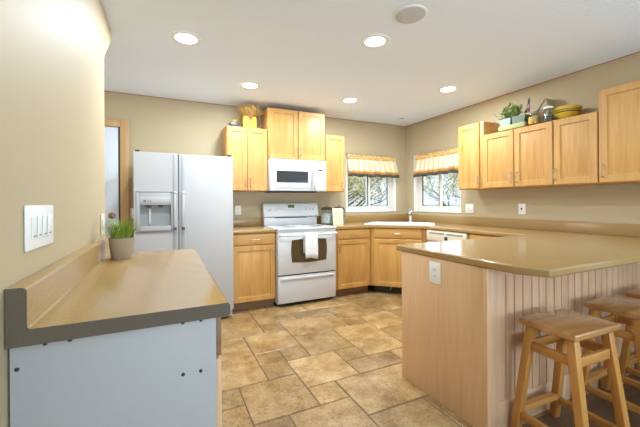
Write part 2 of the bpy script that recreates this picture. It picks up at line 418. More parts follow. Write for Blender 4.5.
for a, b, c, d in tiles:
    x0, x1, y1, y0 = gx(a) + g, gx(b) - g, gy(c) - g, gy(d) + g
    x0, x1, y0, y1 = max(x0, -6.2), min(x1, 0.12), max(y0, -7.8), min(y1, 0.12)
    if x1 - x0 < 0.01 or y1 - y0 < 0.01: continue
    tn = tones.get((a, b, c, d), rt.random() * 0.8 + 0.1)
    j = [rt.uniform(-0.0025, 0.0025) for _ in range(8)]
    def rc(i, z): return [(x0 + i + j[0], y0 + i + j[1], z), (x1 - i + j[2], y0 + i + j[3], z), (x1 - i + j[4], y1 - i + j[5], z), (x0 + i + j[6], y1 - i + j[7], z)]
    for f in rings_bridge(bm, [rc(0, -0.006), rc(0.0005, -0.003), rc(0.004, 0.0)], capA=False): f[lay] = tn
floor = struct(obj('floor', bm, ['tile', 'grout'], smooth=0))
# ---- dining side floor of dark planks under the stools
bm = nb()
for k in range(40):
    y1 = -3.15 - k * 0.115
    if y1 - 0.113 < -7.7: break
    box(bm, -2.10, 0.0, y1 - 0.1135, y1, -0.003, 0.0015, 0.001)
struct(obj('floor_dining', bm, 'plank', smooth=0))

# ---- ceiling
simple('ceiling', 'ceiling', lambda b: box(b, -6.2, 0.12, -7.8, 0.12, H, H + 0.12), smooth=0)['kind'] = 'structure'
# ---- walls (with real openings)
WZ0, WZ1 = 1.065, 1.96
bm = nb()
box(bm, -6.2, -1.14, 0, 0.14, 0, H); box(bm, -0.20, 0.0, 0, 0.14, 0, H)
box(bm, -1.14, -0.20, 0, 0.14, 0, WZ0); box(bm, -1.14, -0.20, 0, 0.14, WZ1, H)
struct(obj('wall_back', bm, 'wall', smooth=0))
bm = nb()
box(bm, 0, 0.14, -0.203, 0.14, 0, H); box(bm, 0, 0.14, -4.6, -1.124, 0, H); box(bm, 0, 0.14, -7.6, -6.8, 0, H)
box(bm, 0, 0.14, -1.124, -0.203, 0, WZ0); box(bm, 0, 0.14, -1.124, -0.203, WZ1, H)
box(bm, 0, 0.14, -6.8, -4.6, 0, 0.5); box(bm, 0, 0.14, -6.8, -4.6, 2.1, H)
struct(obj('wall_right', bm, 'wall', smooth=0))
bm = nb()
prism(bm, [(-7.6, 0), (-1.80, 0), (-1.80, 2.165), (-1.50, 2.40), (-1.50, H), (-7.6, H)], 'x', LW - 0.12, LW)
struct(obj('wall_left', bm, 'wall', smooth=0))
bm = nb()
box(bm, -6.2, -3.6, -7.74, -7.6, 0, H); box(bm, -0.25, 0.14, -7.74, -7.6, 0, H); box(bm, -3.6, -0.25, -7.74, -7.6, 2.15, H)
struct(obj('wall_rear', bm, 'wall', smooth=0))
bm = nb()
box(bm, -6.2, -6.08, -7.6, -1.5, 0, H); box(bm, -6.2, -6.08, -1.5, 0, 0, 0.7); box(bm, -6.2, -6.08, -1.5, 0, 2.2, H); box(bm, -6.2, -6.08, -0.4, 0, 0.7, 2.2)
struct(obj('wall_hall', bm, 'wall', smooth=0))
simple('wall_hallway_end', 'wall', lambda b: box(b, -6.08, LW - 0.12, -2.4, -2.28, 0, H), smooth=0)['kind'] = 'structure'
# ---- red paint line where the walls meet the ceiling
bm = nb(); box(bm, -6.05, 0, -0.004, 0, H - 0.007, H); struct(obj('trim_1', bm, 'redline', smooth=0))
bm = nb(); box(bm, -0.004, 0, -7.5, -0.004, H - 0.007, H); struct(obj('trim_2', bm, 'redline', smooth=0))

# ---- windows: local x along wall, y outwards (+), z up, opening width w
def window(name, loc, rz, w, z0, z1):
    e = bpy.data.objects.new(name, None); C.objects.link(e); e.location = loc; e.rotation_euler = (0, 0, rz); struct(e)
    y0, y1 = 0.085, 0.135; f = 0.045
    b = nb()
    box(b, 0, f, y0, y1, z0, z1, .004); box(b, w - f, w, y0, y1, z0, z1, .004)
    box(b, f, w - f, y0, y1, z0, z0 + f, .004); box(b, f, w - f, y0, y1, z1 - f, z1, .004)
    obj('window_frame', b, 'vinyl', e)
    m = w / 2
    for a0, a1, dy in ((f, m + 0.034, 0.0), (m - 0.034, w - f, 0.014)):
        b = nb(); s = 0.042
        c0, c1 = z0 + f, z1 - f
        box(b, a0, a0 + s, y0 + dy + .004, y0 + dy + .026, c0, c1, .003); box(b, a1 - s, a1, y0 + dy + .004, y0 + dy + .026, c0, c1, .003)
        box(b, a0 + s, a1 - s, y0 + dy + .004, y0 + dy + .026, c0, c0 + s, .003); box(b, a0 + s, a1 - s, y0 + dy + .004, y0 + dy + .026, c1 - s, c1, .003)
        so = obj('sash', b, 'vinyl', e)
        b = nb(); q = 0.006
        for x0_, x1_, z0_, z1_ in ((a0 + s, a0 + s + q * 1.6, c0 + s, c1 - s), (a1 - s - q * 1.6, a1 - s, c0 + s, c1 - s), (a0 + s, a1 - s, c0 + s, c0 + s + q), (a0 + s, a1 - s, c1 - s - q, c1 - s)):
            box(b, x0_, x1_, y0 + dy + .006, y0 + dy + .02, z0_, z1_)
        obj('seal', b, 'seal', so)
        b = nb(); box(b, a0 + s, a1 - s, y0 + dy + .012, y0 + dy + .015, c0 + s, c1 - s)
        obj('pane', b, 'glass', so, smooth=0)
    b = nb(); box(b, -0.0, w, -0.012, y0, z0 - 0.001, z0 + 0.012, .003); obj('window_sill', b, 'vinyl', e)
    # painted returns of the opening
    b = nb(); box(b, 0, 0.004, 0, y0, z0 + .012, z1); box(b, w - 0.004, w, 0, y0, z0 + .012, z1); obj('jamb_lining', b, 'vinyl', e)
    return e
window('window_1', (-1.14, 0, 0), 0, 0.94, WZ0, WZ1)
window('window_2', (0, -0.203, 0), R(-90), 0.921, WZ0, WZ1)
# big windows of the dining side, behind the camera
def bigwindow(name, loc, rz, w, z0, z1):
    e = bpy.data.objects.new(name, None); C.objects.link(e); e.location = loc; e.rotation_euler = (0, 0, rz); struct(e)
    b = nb()
    for a in (0, w / 2 - .03, w - .06): box(b, a, a + .06, .05, .10, z0, z1, .004)
    for k in range(2):
        xa = (0.06, w / 2 + .03)[k]; xb = (w / 2 - .03, w - .06)[k]
        box(b, xa, xb, .05, .10, z0, z0 + .06, .004); box(b, xa, xb, .05, .10, z1 - .06, z1, .004)
    obj('window_frame', b, 'vinyl', e)
    b = nb(); box(b, .06, w - .06, .07, .074, z0 + .06, z1 - .06); obj('pane', b, 'glass', e, smooth=0)
bigwindow('window_3', (-0.25, -7.6, 0), R(180), 3.35, 0.02, 2.15)
bigwindow('window_4', (0, -4.6, 0), R(-90), 2.2, 0.5, 2.1)
bigwindow('window_5', (-6.08, -1.5, 0), R(90), 1.1, 0.7, 2.2)

# ---- door on the back wall, seen between the wall end and the refrigerator
d = bpy.data.objects.new('door_1', None); C.objects.link(d); d.location = (-4.06, 0, 0); struct(d)
b = nb()
slabx = -0.83
box(b, slabx, -0.018, -0.012, 0.0, 0.01, 2.07, .003)
for z0, z1 in ((0.2, 0.85), (1.3, 1.95)):
    for x0, x1 in ((-0.72, -0.46), (-0.38, -0.13)):
        box(b, x0, x1, -0.016, -0.012, z0, z1, .003)
obj('door_panel', b, 'doorwhite', d)
b = nb(); box(b, 0.0, 0.085, -0.02, 0, 0, 2.165, .004); obj('casing_side', b, 'casing', d)
b = nb(); box(b, slabx - 0.10, slabx - 0.015, -0.02, 0, 0, 2.165, .004); obj('casing_side', b, 'casing', d)
b = nb(); box(b, slabx - 0.015, 0.0, -0.02, 0, 2.08, 2.165, .004); obj('casing_top', b, M['casing'], d)
b = nb(); box(b, -0.018, 0, -0.014, 0, 0, 2.08); obj('stop', b, 'gasket', d, smooth=0)
b = nb(); lathe(b, [(0.034, 0), (0.034, -0.008), (0.026, -0.012)], -0.085, -0.012, 20, axis='y', cz=1.087)
lathe(b, [(0.014, -0.012), (0.014, -0.02)], -0.085, -0.012, 14, axis='y', cz=1.087)
obj('deadbolt', b, 'bronze', d)
b = nb(); lathe(b, [(0.03, 0), (0.03, -0.006), (0.012, -0.008), (0.012, -0.03), (0.026, -0.04), (0.028, -0.055), (0.018, -0.068)], -0.085, -0.012, 20, axis='y', cz=0.95)
obj('doorknob', b, 'steel', d)

# ================================================================== CABINETS
def wall_cabinet(label, loc, rz, w, zb, zt, doors, pulls, depth=0.31, group=None, pz=None):
    """doors: list of (x0,x1); pulls: x of each pull; front looks to local -Y"""
    t = thing('wall_cabinet', label, 'cabinet', loc, rz, group)
    b = nb(); box(b, 0, w, -depth, 0, zb, zt, .002); obj('body', b, 'maple', t)
    for (x0, x1), px in zip(doors, pulls):
        b = nb(); door_shape(b, x0, x1, zb + 0.006, zt - 0.006, -depth - 0.001)
        dr = obj('door', b, 'maple', t)
        b = nb(); pull(b, px, zb + 0.102 if pz is None else pz, -depth - 0.02); obj('handle', b, 'steel', dr)
    return t
G1 = 'wall cabinets over the stove wall'; G2 = 'wall cabinets along the right wall'
wall_cabinet('two-door maple wall cabinet right of the refrigerator with yellow box on top', (-2.95, 0, 0), 0, 0.505, 1.364, 2.14,
             [(0.006, 0.244), (0.254, 0.500)], [0.219, 0.279], group=G1)
wall_cabinet('tallest two-door maple wall cabinet above the white microwave', (-2.441, 0, 0), 0, 0.784, 1.770, 2.41,
             [(0.012, 0.391), (0.400, 0.776)], [0.377, 0.424], depth=0.335, group=G1, pz=1.872)
wall_cabinet('narrow one-door maple wall cabinet between microwave and left window', (-1.653, 0, 0), 0, 0.312, 1.364, 2.14,
             [(0.010, 0.306)], [0.265], group=G1)
wall_cabinet('one-door maple wall cabinet beside the right window valance', (0, -1.372, 0), R(-90), 0.343, 1.364, 2.137,
             [(0.004, 0.297)], [0.286], depth=0.312, group=G2)
wall_cabinet('low two-door maple wall cabinet with planter and jars on top', (0, -1.716, 0), R(-90), 0.749, 1.364, 1.975,
             [(0.006, 0.366), (0.374, 0.744)], [0.346, 0.409], group=G2)
wall_cabinet('low one-door maple wall cabinet with yellow striped bowl on top', (0, -2.466, 0), R(-90), 0.351, 1.364, 1.975,
             [(0.004, 0.346)], [0.021], group=G2)
wall_cabinet('tall one-door maple wall cabinet at the right edge of the photo', (0, -2.818, 0), R(-90), 0.46, 1.364, 2.145,
             [(0.004, 0.455)], [0.036], group=G2)

def base_cabinet(label, loc, rz, w, x0, x1, px, hand_x, depth=0.61, group='base cabinets', toe='toe', back=0.0):
    t = thing('base_cabinet', label, 'cabinet', loc, rz, group)
    b = nb(); box(b, 0, w, -depth, back, 0.10, 0.873, .002); obj('body', b, 'maple', t)
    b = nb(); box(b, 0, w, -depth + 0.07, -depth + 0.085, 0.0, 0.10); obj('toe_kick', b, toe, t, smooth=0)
    b = nb(); slab(b, x0, x1, 0.745, 0.864, -depth - 0.001); dr = obj('drawer', b, 'maple_h', t)
    b = nb(); pull(b, px, 0.802, -depth - 0.02, vertical=False); obj('handle', b, 'steel', dr)
    b = nb(); door_shape(b, x0, x1, 0.106, 0.732, -depth - 0.001); do = obj('door', b, 'maple', t)
    if hand_x is not None:
        b = nb(); pull(b, hand_x, 0.635, -depth - 0.02); obj('handle', b, 'steel', do)
    return t
base_cabinet('maple base cabinet between the refrigerator and the stove', (-2.945, 0, 0), 0, 0.503, 0.006, 0.492, 0.262, 0.467)
base_cabinet('maple base cabinet right of the stove', (-1.668, 0, 0), 0, 0.552, 0.040, 0.526, 0.284, 0.062)
# corner sink base, diagonal front
Dg = 1.112
ct = thing('sink_cabinet', 'diagonal maple corner base cabinet under the white sink', 'cabinet', (-(Dg + .61) / 2, -(Dg + .61) / 2, 0), R(-45))
rot45 = Matrix.Rotation(R(45), 2)
def tol(p):
    v = Vector((p[0] + (Dg + .61) / 2, p[1] + (Dg + .61) / 2)); v = rot45 @ v; return (v.x, v.y)
def sink_body():
    b = nb(); oc = [tol(p) for p in ((-.01, -.01), (-1.112, -.01), (-1.112, -.61), (-.61, -1.112), (-.01, -1.112))]
    ic = [tol(p) for p in ((-.03, -.03), (-1.092, -.03), (-1.092, -.60), (-.60, -1.092), (-.03, -1.092))]
    ring_prism(b, oc, ic, 0.10, 0.873); obj('body', b, 'maple', ct, smooth=0)
sink_body()
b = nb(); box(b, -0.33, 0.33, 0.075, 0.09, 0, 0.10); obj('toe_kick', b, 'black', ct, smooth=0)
for sx in (-0.10, 0.10):
    b = nb(); tube(b, [(sx - .012, 0.07, 0.03), (sx, 0.05, 0.05), (sx + .012, 0.07, 0.085)], 0.004, 8); obj('clip', b, 'chrome', ct)
b = nb(); slab(b, -0.305, 0.305, 0.745, 0.864, -0.001); dr = obj('false_drawer', b, 'maple_h', ct)
b = nb(); pull(b, 0.0, 0.802, -0.02, vertical=False); obj('handle', b, 'steel', dr)
b = nb(); door_shape(b, -0.305, 0.305, 0.106, 0.732, -0.001); obj('door', b, 'maple', ct)
# dishwasher
dw = thing('dishwasher', 'bisque dishwasher under the worktop left of the peninsula', 'dishwasher', (0, -1.150, 0), R(-90))
b = nb(); box(b, 0.003, 0.610, -0.60, -0.03, 0.02, 0.868, .003); obj('body', b, 'bisque', dw)
b = nb(); box(b, 0.005, 0.608, -0.63, -0.601, 0.10, 0.735, .006); obj('door', b, 'bisque', dw)
b = nb(); box(b, 0.005, 0.608, -0.645, -0.601, 0.742, 0.866, .006); cp = obj('control_panel', b, 'bisque', dw)
b = nb(); box(b, 0.06, 0.29, -0.648, -0.645, 0.826, 0.846); box(b, 0.33, 0.56, -0.648, -0.645, 0.826, 0.846); obj('vent', b, 'cavity', cp, smooth=0)
b = nb(); box(b, 0.30, 0.345, -0.649, -0.645, 0.765, 0.805); obj('latch', b, 'navy', cp, smooth=0)
# base cabinet beyond the dishwasher, running behind the peninsula
t = thing('base_cabinet', 'maple base cabinet right of the dishwasher, mostly hidden by the peninsula', 'cabinet', (0, -1.766, 0), R(-90), 'base cabinets')
b = nb(); box(b, 0, 0.69, -0.61, -0.01, 0.10, 0.873, .002); obj('body', b, 'maple', t)
b = nb(); box(b, 0, 0.69, -0.54, -0.525, 0, 0.10); obj('toe_kick', b, 'toe', t, smooth=0)
b = nb(); slab(b, 0.02, 0.60, 0.745, 0.864, -0.611); obj('drawer', b, 'maple_h', t)
b = nb(); door_shape(b, 0.02, 0.60, 0.106, 0.732, -0.611); obj('door', b, 'maple', t)
# peninsula
pt = thing('peninsula_cabinet', 'pale maple peninsula with beadboard back behind the stools', 'cabinet', (-2.11, -2.462, 0))
b = nb(); box(b, 0.018, 2.10, -0.648, 0.0, 0.0, 0.873); obj('body', b, 'maple_pale', pt, smooth=0)
b = nb(); box(b, 0, 0.0175, -0.648, 0.0, 0.0, 0.873, .0015); ep = obj('end_panel', b, 'maple_pale', pt)
b = nb(); box(b, -0.003, 0.022, -0.676, -0.649, 0.0, 0.873, .003); obj('corner_post', b, 'maple_pale', pt)
b = nb()
box(b, 0.0225, 0.085, -0.674, -0.649, 0.0, 0.873, .002)
box(b, 0.0855, 2.10, -0.670, -0.649, 0.0, 0.158, .003)
box(b, 0.0855, 2.10, -0.670, -0.649, 0.826, 0.873, .003)
obj('rail_frame', b, 'bead', pt)
b = nb(); x = 0.0875; k = 0
rb = random.Random(3)
while x < 2.09:
    wd = rb.choice((0.066, 0.070, 0.074, 0.080)); x1 = min(x + wd, 2.098)
    prism(b, [(x + .0015, -0.649), (x + .0015, -0.657), (x + .006, -0.666), (x1 - .006, -0.666), (x1 - .0015, -0.657), (x1 - .0015, -0.649)], 'z', 0.158, 0.826)
    x = x1; k += 1
bo = obj('beadboard', b, 'bead', pt)
# ---- left counter base
lc = thing('base_cabinet', 'base cabinet with bare white end panel under the left counter', 'cabinet', (LW + .005, -3.245, 0), 0, 'base cabinets')
b = nb(); box(b, 0.0, 0.484, 0.016, 1.285, 0.10, 0.868, .002); obj('body', b, 'maple', lc)
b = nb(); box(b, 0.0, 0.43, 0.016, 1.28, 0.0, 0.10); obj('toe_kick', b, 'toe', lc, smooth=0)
b = nb(); box(b, 0.0, 0.484, 0.0, 0.0155, 0.0, 0.870, .001); ep2 = obj('end_panel', b, 'panelwhite', lc, label='white melamine end panel')
for px, pz in ((0.014, 0.815), (0.069, 0.8685), (0.120, 0.8685), (0.390, 0.8685), (0.440, 0.8685), (0.390, 0.716), (0.439, 0.716)):
    b = nb(); lathe(b, [(0.005, 0.0), (0.005, -0.002), (0.0035, -0.003)], px, 0.0, 14, axis='y', cz=pz); obj('screw_hole', b, 'black', ep2)
yy = 0.018
for k in range(3):
    y0, y1 = yy + k * 0.42 + .004, yy + (k + 1) * 0.42 - .004
    b = nb(); box(b, 0.485, 0.503, y0, y1, 0.740, 0.862, .003); obj('drawer', b, 'toe', lc)
    b = nb(); box(b, 0.485, 0.503, y0, y1, 0.106, 0.732, .003); obj('door', b, 'maple_pale', lc)

# ================================================================== WORKTOPS
mid = Vector((-.885, -.885)); lx = Vector((.7071, -.7071)); ly = Vector((.7071, .7071))
def dg(x, y): v = mid + lx * x + ly * y; return (v.x, v.y)
CT = 0.9145
wt = thing('worktop', 'tan laminate worktop running round the sink corner onto the peninsula', 'countertop', (0, 0, 0))
outer = [(-1.672, -.002), (-1.672, -.645), (-1.126, -.645), (-.645, -1.126), (-.645, -2.41), (-2.118, -2.41), (-2.118, -3.285),
         (-2.113, -3.302), (-2.052, -3.404), (-2.035, -3.412), (-.002, -3.412), (-.002, -.002)]
hole = [dg(-.385, .10), dg(.385, .10), dg(.385, .51), dg(-.385, .51)]
b = nb(); ring_prism(b, outer, hole, CT - .040, CT)
w_ = obj('top', b, 'counter', wt, smooth=30)
mod = w_.modifiers.new('round', 'BEVEL'); mod.width = 0.011; mod.segments = 4; mod.limit_method = 'ANGLE'; mod.angle_limit = R(50)
b = nb(); box(b, -1.672, -0.0005, -.021, -.0015, CT, 1.021, .004); box(b, -.021, -.0015, -3.412, -.0225, CT, 1.021, .004)
obj('backsplash', b, 'counter', wt)
wl = thing('worktop', 'short tan worktop between the refrigerator and the stove', 'countertop', (-2.945, 0, 0))
b = nb(); box(b, 0, 0.503, -.645, -.002, CT - .040, CT, .011, seg=4); obj('top', b, 'counter', wl)
b = nb(); box(b, 0, 0.503, -.021, -.0015, CT, 1.021, .004); obj('backsplash', b, 'counter', wl)
wc = thing('worktop', 'tan worktop with dark cut end on the left, holding the potted grass', 'countertop', (LW, -3.262, 0))
L_ = 1.310
b = nb()
prof = [(0.002, .874), (0.524, .874), (0.529, .880), (0.529, .906), (0.526, .9115), (0.520, CT), (0.051, CT), (0.046, .917), (0.0435, .921), (0.0435, 1.008), (0.040, 1.0145), (0.034, 1.0175), (0.002, 1.0175)]
prism(b, prof, 'y', 0.0015, L_)
obj('top', b, 'counter', wc, smooth=50)
b = nb(); prism(b, prof, 'y', 0.0, 0.0012); obj('cut_end', b, 'counter_dark', wc, smooth=0, label='dark speckled raw end of the worktop')

# ================================================================== SINK, FAUCET
sk = thing('sink', 'white double-bowl corner sink below the two windows', 'sink', (mid.x, mid.y, 0), R(-45))
b = nb()
z1 = CT + .012
def loop(x0, x1, y0, y1, z, r=.03): return [(p[0], p[1], z) for p in rrect(x0, x1, y0, y1, r, 4)]
rings_bridge(b, [loop(-.45, .46, .06, .54, CT + .001), loop(-.45, .46, .06, .54, z1 - .004), loop(-.445, .455, .065, .535, z1), loop(-.375, .375, .11, .50, z1), loop(-.365, .365, .12, .49, z1 - .02), loop(-.35, .35, .135, .475, .75)], capA=False, capB=True)
obj('basin', b, 'sink', sk)
b = nb(); box(b, -.015, .015, .125, .485, .7505, .918, .006); obj('divider', b, 'sink', sk)
for x in (-.18, .18):
    b = nb(); lathe(b, [(.038, .7505), (.038, .7535), (.02, .7525)], x, .30, 20); obj('drain', b, 'chrome', sk)
fx, fy = -.335, -.505
fc = thing('faucet', 'chrome single-lever faucet standing behind the white sink', 'faucet', (fx, fy, CT), R(-45))
b = nb(); lathe(b, [(.03, .001), (.03, .006), (.024, .012), (.023, .12), (.026, .13), (.026, .16), (.018, .168)], 0, 0, 20); obj('body', b, 'chrome', fc)
b = nb(); tube(b, [(0, -.02, .11), (0, -.07, .15), (0, -.12, .165), (0, -.16, .155), (0, -.175, .13)], [.014, .013, .012, .012, .014], 12); obj('spout', b, 'chrome', fc)
b = nb(); tube(b, [(0, 0, .165), (0, .005, .185), (-.01, -.03, .200), (-.02, -.07, .205)], [.016, .012, .008, .007], 10); obj('lever', b, 'chrome', fc)

# ================================================================== APPLIANCES
# ---- refrigerator
FX0, FX1, FF = -3.872, -2.958, -0.78
rf = thing('refrigerator', 'white side-by-side refrigerator with ice and water dispenser', 'refrigerator', (FX0, 0, 0))
Wf = FX1 - FX0; sp = 0.386
b = nb(); box(b, 0.004, Wf - .004, FF + .062, -.03, 0.03, 1.695, .006); obj('cabinet_body', b, 'fridge', rf)
b = nb(); box(b, 0.01, Wf - .01, FF + .03, FF + .061, 0.02, 0.095, .004)
obj('base_grille', b, 'fridge_grey', rf)
for x in (.05, Wf - .09):
    for y in (-.62, -.12):
        b = nb(); box(b, x, x + .04, y, y + .04, 0, .03); obj('foot', b, 'black', rf, smooth=0)
# freezer door with a dispenser recess (built as panels round the opening)
dx0, dx1, dz0, dz1 = 0.048, 0.317, 1.000, 1.205
b = nb(); y0, y1 = FF, FF + .058
box(b, 0.0, dx0, y0, y1, 0.10, 1.71); box(b, dx1, sp - .004, y0, y1, 0.10, 1.71); box(b, dx0, dx1, y0, y1, 0.10, dz0); box(b, dx0, dx1, y0, y1, dz1, 1.71)
bmesh.ops.remove_doubles(b, verts=b.verts[:], dist=1e-5)
fd = obj('freezer_door', b, 'fridge', rf, smooth=0)
b = nb(); box(b, dx0 + .0005, dx1 - .0005, y1 - .012, y1 - .002, dz0 + .0005, dz1 - .0005); obj('dispenser_recess', b, 'cavity', fd, smooth=0)
b = nb(); box(b, dx0 - .030, dx0, y0 - .012, y0 - .0005, .955, 1.325, .004); box(b, dx1, dx1 + .022, y0 - .012, y0 - .0005, .955, 1.325, .004)
box(b, dx0, dx1, y0 - .012, y0 - .0005, dz1, 1.325, .004); box(b, dx0, dx1, y0 - .020, y0 - .0005, .955, dz0, .004)
dsp = obj('dispenser_bezel', b, 'fridge_grey', fd)
b = nb(); box(b, dx0 - .03, dx1 + .022, y0 - .014, y0 - .0005, 1.326, 1.334, .002); obj('bezel_edge', b, 'cavity', fd)
b = nb(); box(b, dx0 - .03, dx1 + .022, y0 - .010, y0 - .0005, .940, .954, .002); obj('bezel_edge', b, 'cavity', fd)
b = nb(); box(b, dx0 + .0, dx1, y0 - .015, y0 - .0125, 1.225, 1.285, .002); pn = obj('touch_panel', b, 'fridge', fd)
b = nb(); box(b, dx0 + .03, dx0 + .055, y0 - .0165, y0 - .0155, 1.236, 1.248); box(b, dx0 + .07, dx0 + .08, y0 - .0165, y0 - .0155, 1.238, 1.246); box(b, dx0 + .088, dx0 + .098, y0 - .0165, y0 - .0155, 1.238, 1.246); obj('buttons', b, 'slot', pn, smooth=0)
for x0, x1, z0 in ((.055, .10, 1.178), (.16, .20, 1.182)):
    b = nb(); box(b, dx0 + x0, dx0 + x1, y0 + .005, y0 + .03, z0, 1.204, .004); obj('nozzle', b, 'slot', fd)
b = nb(); box(b, dx0 + .075, dx0 + .092, y0 + .030, y0 + .038, 1.02, 1.17, .003); obj('lever', b, 'white', fd)
b = nb(); box(b, sp + .004, Wf, y0, y1, 0.10, 1.705, .006); fr = obj('fridge_door', b, 'fridge', rf)
b = nb(); box(b, sp - .004, sp + .004, y0 + .01, y1, 0.10, 1.70); obj('gasket', b, 'gasket', rf, smooth=0)
for door, x in ((fd, sp - .032), (fr, sp + .040)):
    b = nb()
    box(b, x - .017, x + .017, y0 - .012, y0 - .0005, 0.30, 1.70, .004)
    obj('handle_strip', b, 'strip', door)  # grey colour paints in the shading along the handle
    b = nb()
    box(b, x - .012, x + .012, y0 - .040, y0 - .026, 0.985, 1.315, .005)
    box(b, x - .012, x + .012, y0 - .030, y0 - .012, 1.29, 1.315, .003); box(b, x - .012, x + .012, y0 - .030, y0 - .012, 0.985, 1.01, .003)
    h = obj('handle', b, 'fridge', door)
    b = nb(); box(b, x - .014, x + .014, y0 - .043, y0 - .0125, 1.316, 1.335, .003); obj('handle_cap', b, 'white', h)
    b = nb(); box(b, x - .014, x + .014, y0 - .043, y0 - .0125, .958, .9845, .003); obj('handle_cap', b, 'slot', h)  # lower cap coloured dark to paint in its shading
b = nb(); prism(b, rrect(.505, .543, 1.632, 1.672, .010), 'y', y0 - .003, y0 - .0003); obj('badge', b, 'plate', fr)
for x in (.012, Wf - .05):
    b = nb(); box(b, x, x + .038, FF + .01, FF + .10, 1.7105, 1.728, .004); obj('hinge_cover', b, 'black', rf)

# ---- range
SX0, SX1, SF = -2.435, -1.676, -0.68
st = thing('stove', 'white electric range with glass cooktop and towel on its handle', 'stove', (SX0, 0, 0))
Ws = SX1 - SX0
b = nb(); box(b, 0.0, Ws, -.63, -.03, 0.035, .895, .003); obj('body', b, 'white', st)
b = nb(); box(b, .02, Ws - .02, -.60, -.10, 0.0, .034); obj('base', b, 'black', st, smooth=0)
b = nb(); box(b, 0.003, Ws - .003, -.672, -.631, 0.040, .358, .006); dr = obj('storage_drawer', b, 'white', st)
b = nb(); prism(b, [(-.673, .305), (-.690, .318), (-.690, .332), (-.673, .340)], 'x', .03, Ws - .03); obj('grip', b, 'white', dr)
b = nb(); box(b, 0.01, Ws - .01, -.66, -.631, .359, .372); obj('gap', b, 'gasket', st, smooth=0)
b = nb(); box(b, 0.003, Ws - .003, -.680, -.631, .373, .868, .006); od = obj('oven_door', b, 'white', st)
def bulge(x0, x1, z0, z1, n=10, sx=.012):
    pts = []
    for k in range(n + 1): pts.append((x0 + (x1 - x0) * k / n, z1 + sx * math.sin(PI * k / n)))
    for k in range(1, n + 1): pts.append((x1 + sx * math.sin(PI * k / n), z1 + (z0 - z1) * k / n))
    for k in range(1, n + 1): pts.append((x1 + (x0 - x1) * k / n, z0 - sx * math.sin(PI * k / n)))
    for k in range(1, n): pts.append((x0 - sx * math.sin(PI * k / n), z0 + (z1 - z0) * k / n))
    return pts
b = nb(); prism(b, bulge(.172, .618, .515, .775), 'y', -.6825, -.6803); obj('oven_window', b, 'ovenglass', od, smooth=0)
b = nb()
tube(b, [(.02 + .002, -.681, .835)] + [(.02 + (Ws - .04) * k / 10, -.735 - .004 * math.sin(PI * k / 10), .842 - .008 * math.sin(PI * k / 10)) for k in range(0, 11)] + [(Ws - .022, -.681, .835)], .014, 10)
obj('oven_handle', b, 'white', od)
b = nb(); box(b, -.002, Ws + .002, -.690, -.029, .896, .917, .006); box(b, 0.0, Ws, -.675, -.631, .872, .895); obj('cooktop_frame', b, 'white', st)
b = nb(); box(b, .03, Ws - .03, -.655, -.125, .9172, .9195); ck = obj('glass_top', b, 'cooktop', st, smooth=0)
for cx, cy, r in ((.20, -.50, .10), (.56, -.50, .085), (.20, -.24, .085), (.56, -.24, .10)):
    b = nb(); lathe(b, [(r, .9196), (r, .920), (r * .2, .9201)], cx, cy, 32); obj('burner', b, 'burner', ck)
b = nb(); box(b, 0.0, Ws, -.11, -.031, .9175, 1.02, .004)
prism(b, [(-.105, 1.022), (-.125, 1.035), (-.085, 1.205), (-.070, 1.215), (-.031, 1.215), (-.031, 1.022)], 'x', -.005, Ws + .022)
bk = obj('backguard', b, 'white', st)
b = nb(); box(b, .14, .60, -.1115, -.1102, 1.010, 1.020); obj('vent', b, 'black', st, smooth=0)
def face(z): return -.125 + .040 * (z - 1.035) / .17     # sloping control face
b = nb()
hexa(b, [(.335, face(1.15) - .001, 1.15), (.425, face(1.15) - .001, 1.15), (.425, face(1.15) + .004, 1.15), (.335, face(1.15) + .004, 1.15)],
     [(.335, face(1.185) - .001, 1.185), (.425, face(1.185) - .001, 1.185), (.425, face(1.185) + .004, 1.185), (.335, face(1.185) + .004, 1.185)])
dsp = obj('clock_panel', b, 'black', bk, smooth=0)
b = nb()
for k in range(4):
    x = .347 + k * .016
    hexa(b, [(x, face(1.158) - .002, 1.158), (x + .011, face(1.158) - .002, 1.158), (x + .011, face(1.158) + .001, 1.158), (x, face(1.158) + .001, 1.158)],
         [(x, face(1.176) - .002, 1.176), (x + .011, face(1.176) - .002, 1.176), (x + .011, face(1.176) + .001, 1.176), (x, face(1.176) + .001, 1.176)])
obj('clock_digits', b, 'led', dsp, smooth=0)
for x, z in ((.082, 1.125), (.165, 1.125), (.605, 1.135), (.660, 1.135), (.705, 1.135)):
    b = nb(); lathe(b, [(.027, .002), (.026, -.008), (.020, -.012), (.018, -.026), (.012, -.029)], x, face(z), 20, axis='y', cz=z)
    kn = obj('knob', b, 'white', bk)
    b = nb(); box(b, x - .002, x + .002, face(z) - .0305, face(z) - .0285, z, z + .014); obj('pointer', b, 'slot', kn, smooth=0)
# ---- towel over the oven handle
b = nb()
nx = 14; rows = []
path = [(-.713, .62), (-.7135, .72), (-.7145, .82), (-.7175, .845), (-.727, .858), (-.739, .862), (-.752, .857), (-.760, .842), (-.762, .80), (-.764, .70), (-.765, .62), (-.766, .56)]
for i, (y, z) in enumerate(path):
    row = []
    for k in range(nx + 1):
        u = k / nx; w_top, w_bot = .165, .160
        ww = .165; x = .302 + u * ww + (.004 if i > 8 else 0)
        yo = 0.0 if i < 8 else -.010 * (i - 7) / 4 * (0.5 + 0.5 * math.sin(u * 9.5 + .7))
        zo = 0 if i < 11 else .008 * math.sin(u * 5)
        row.append(b.verts.new((SX0 + x, y + yo, z + zo)))
    rows.append(row)
for q, w in zip(rows, rows[1:]):
    for k in range(nx): b.faces.new((q[k], q[k + 1], w[k + 1], w[k]))
tw = tag(obj('towel', b, 'towel', smooth=60), 'white terry dish towel hanging over the oven door handle', 'towel')
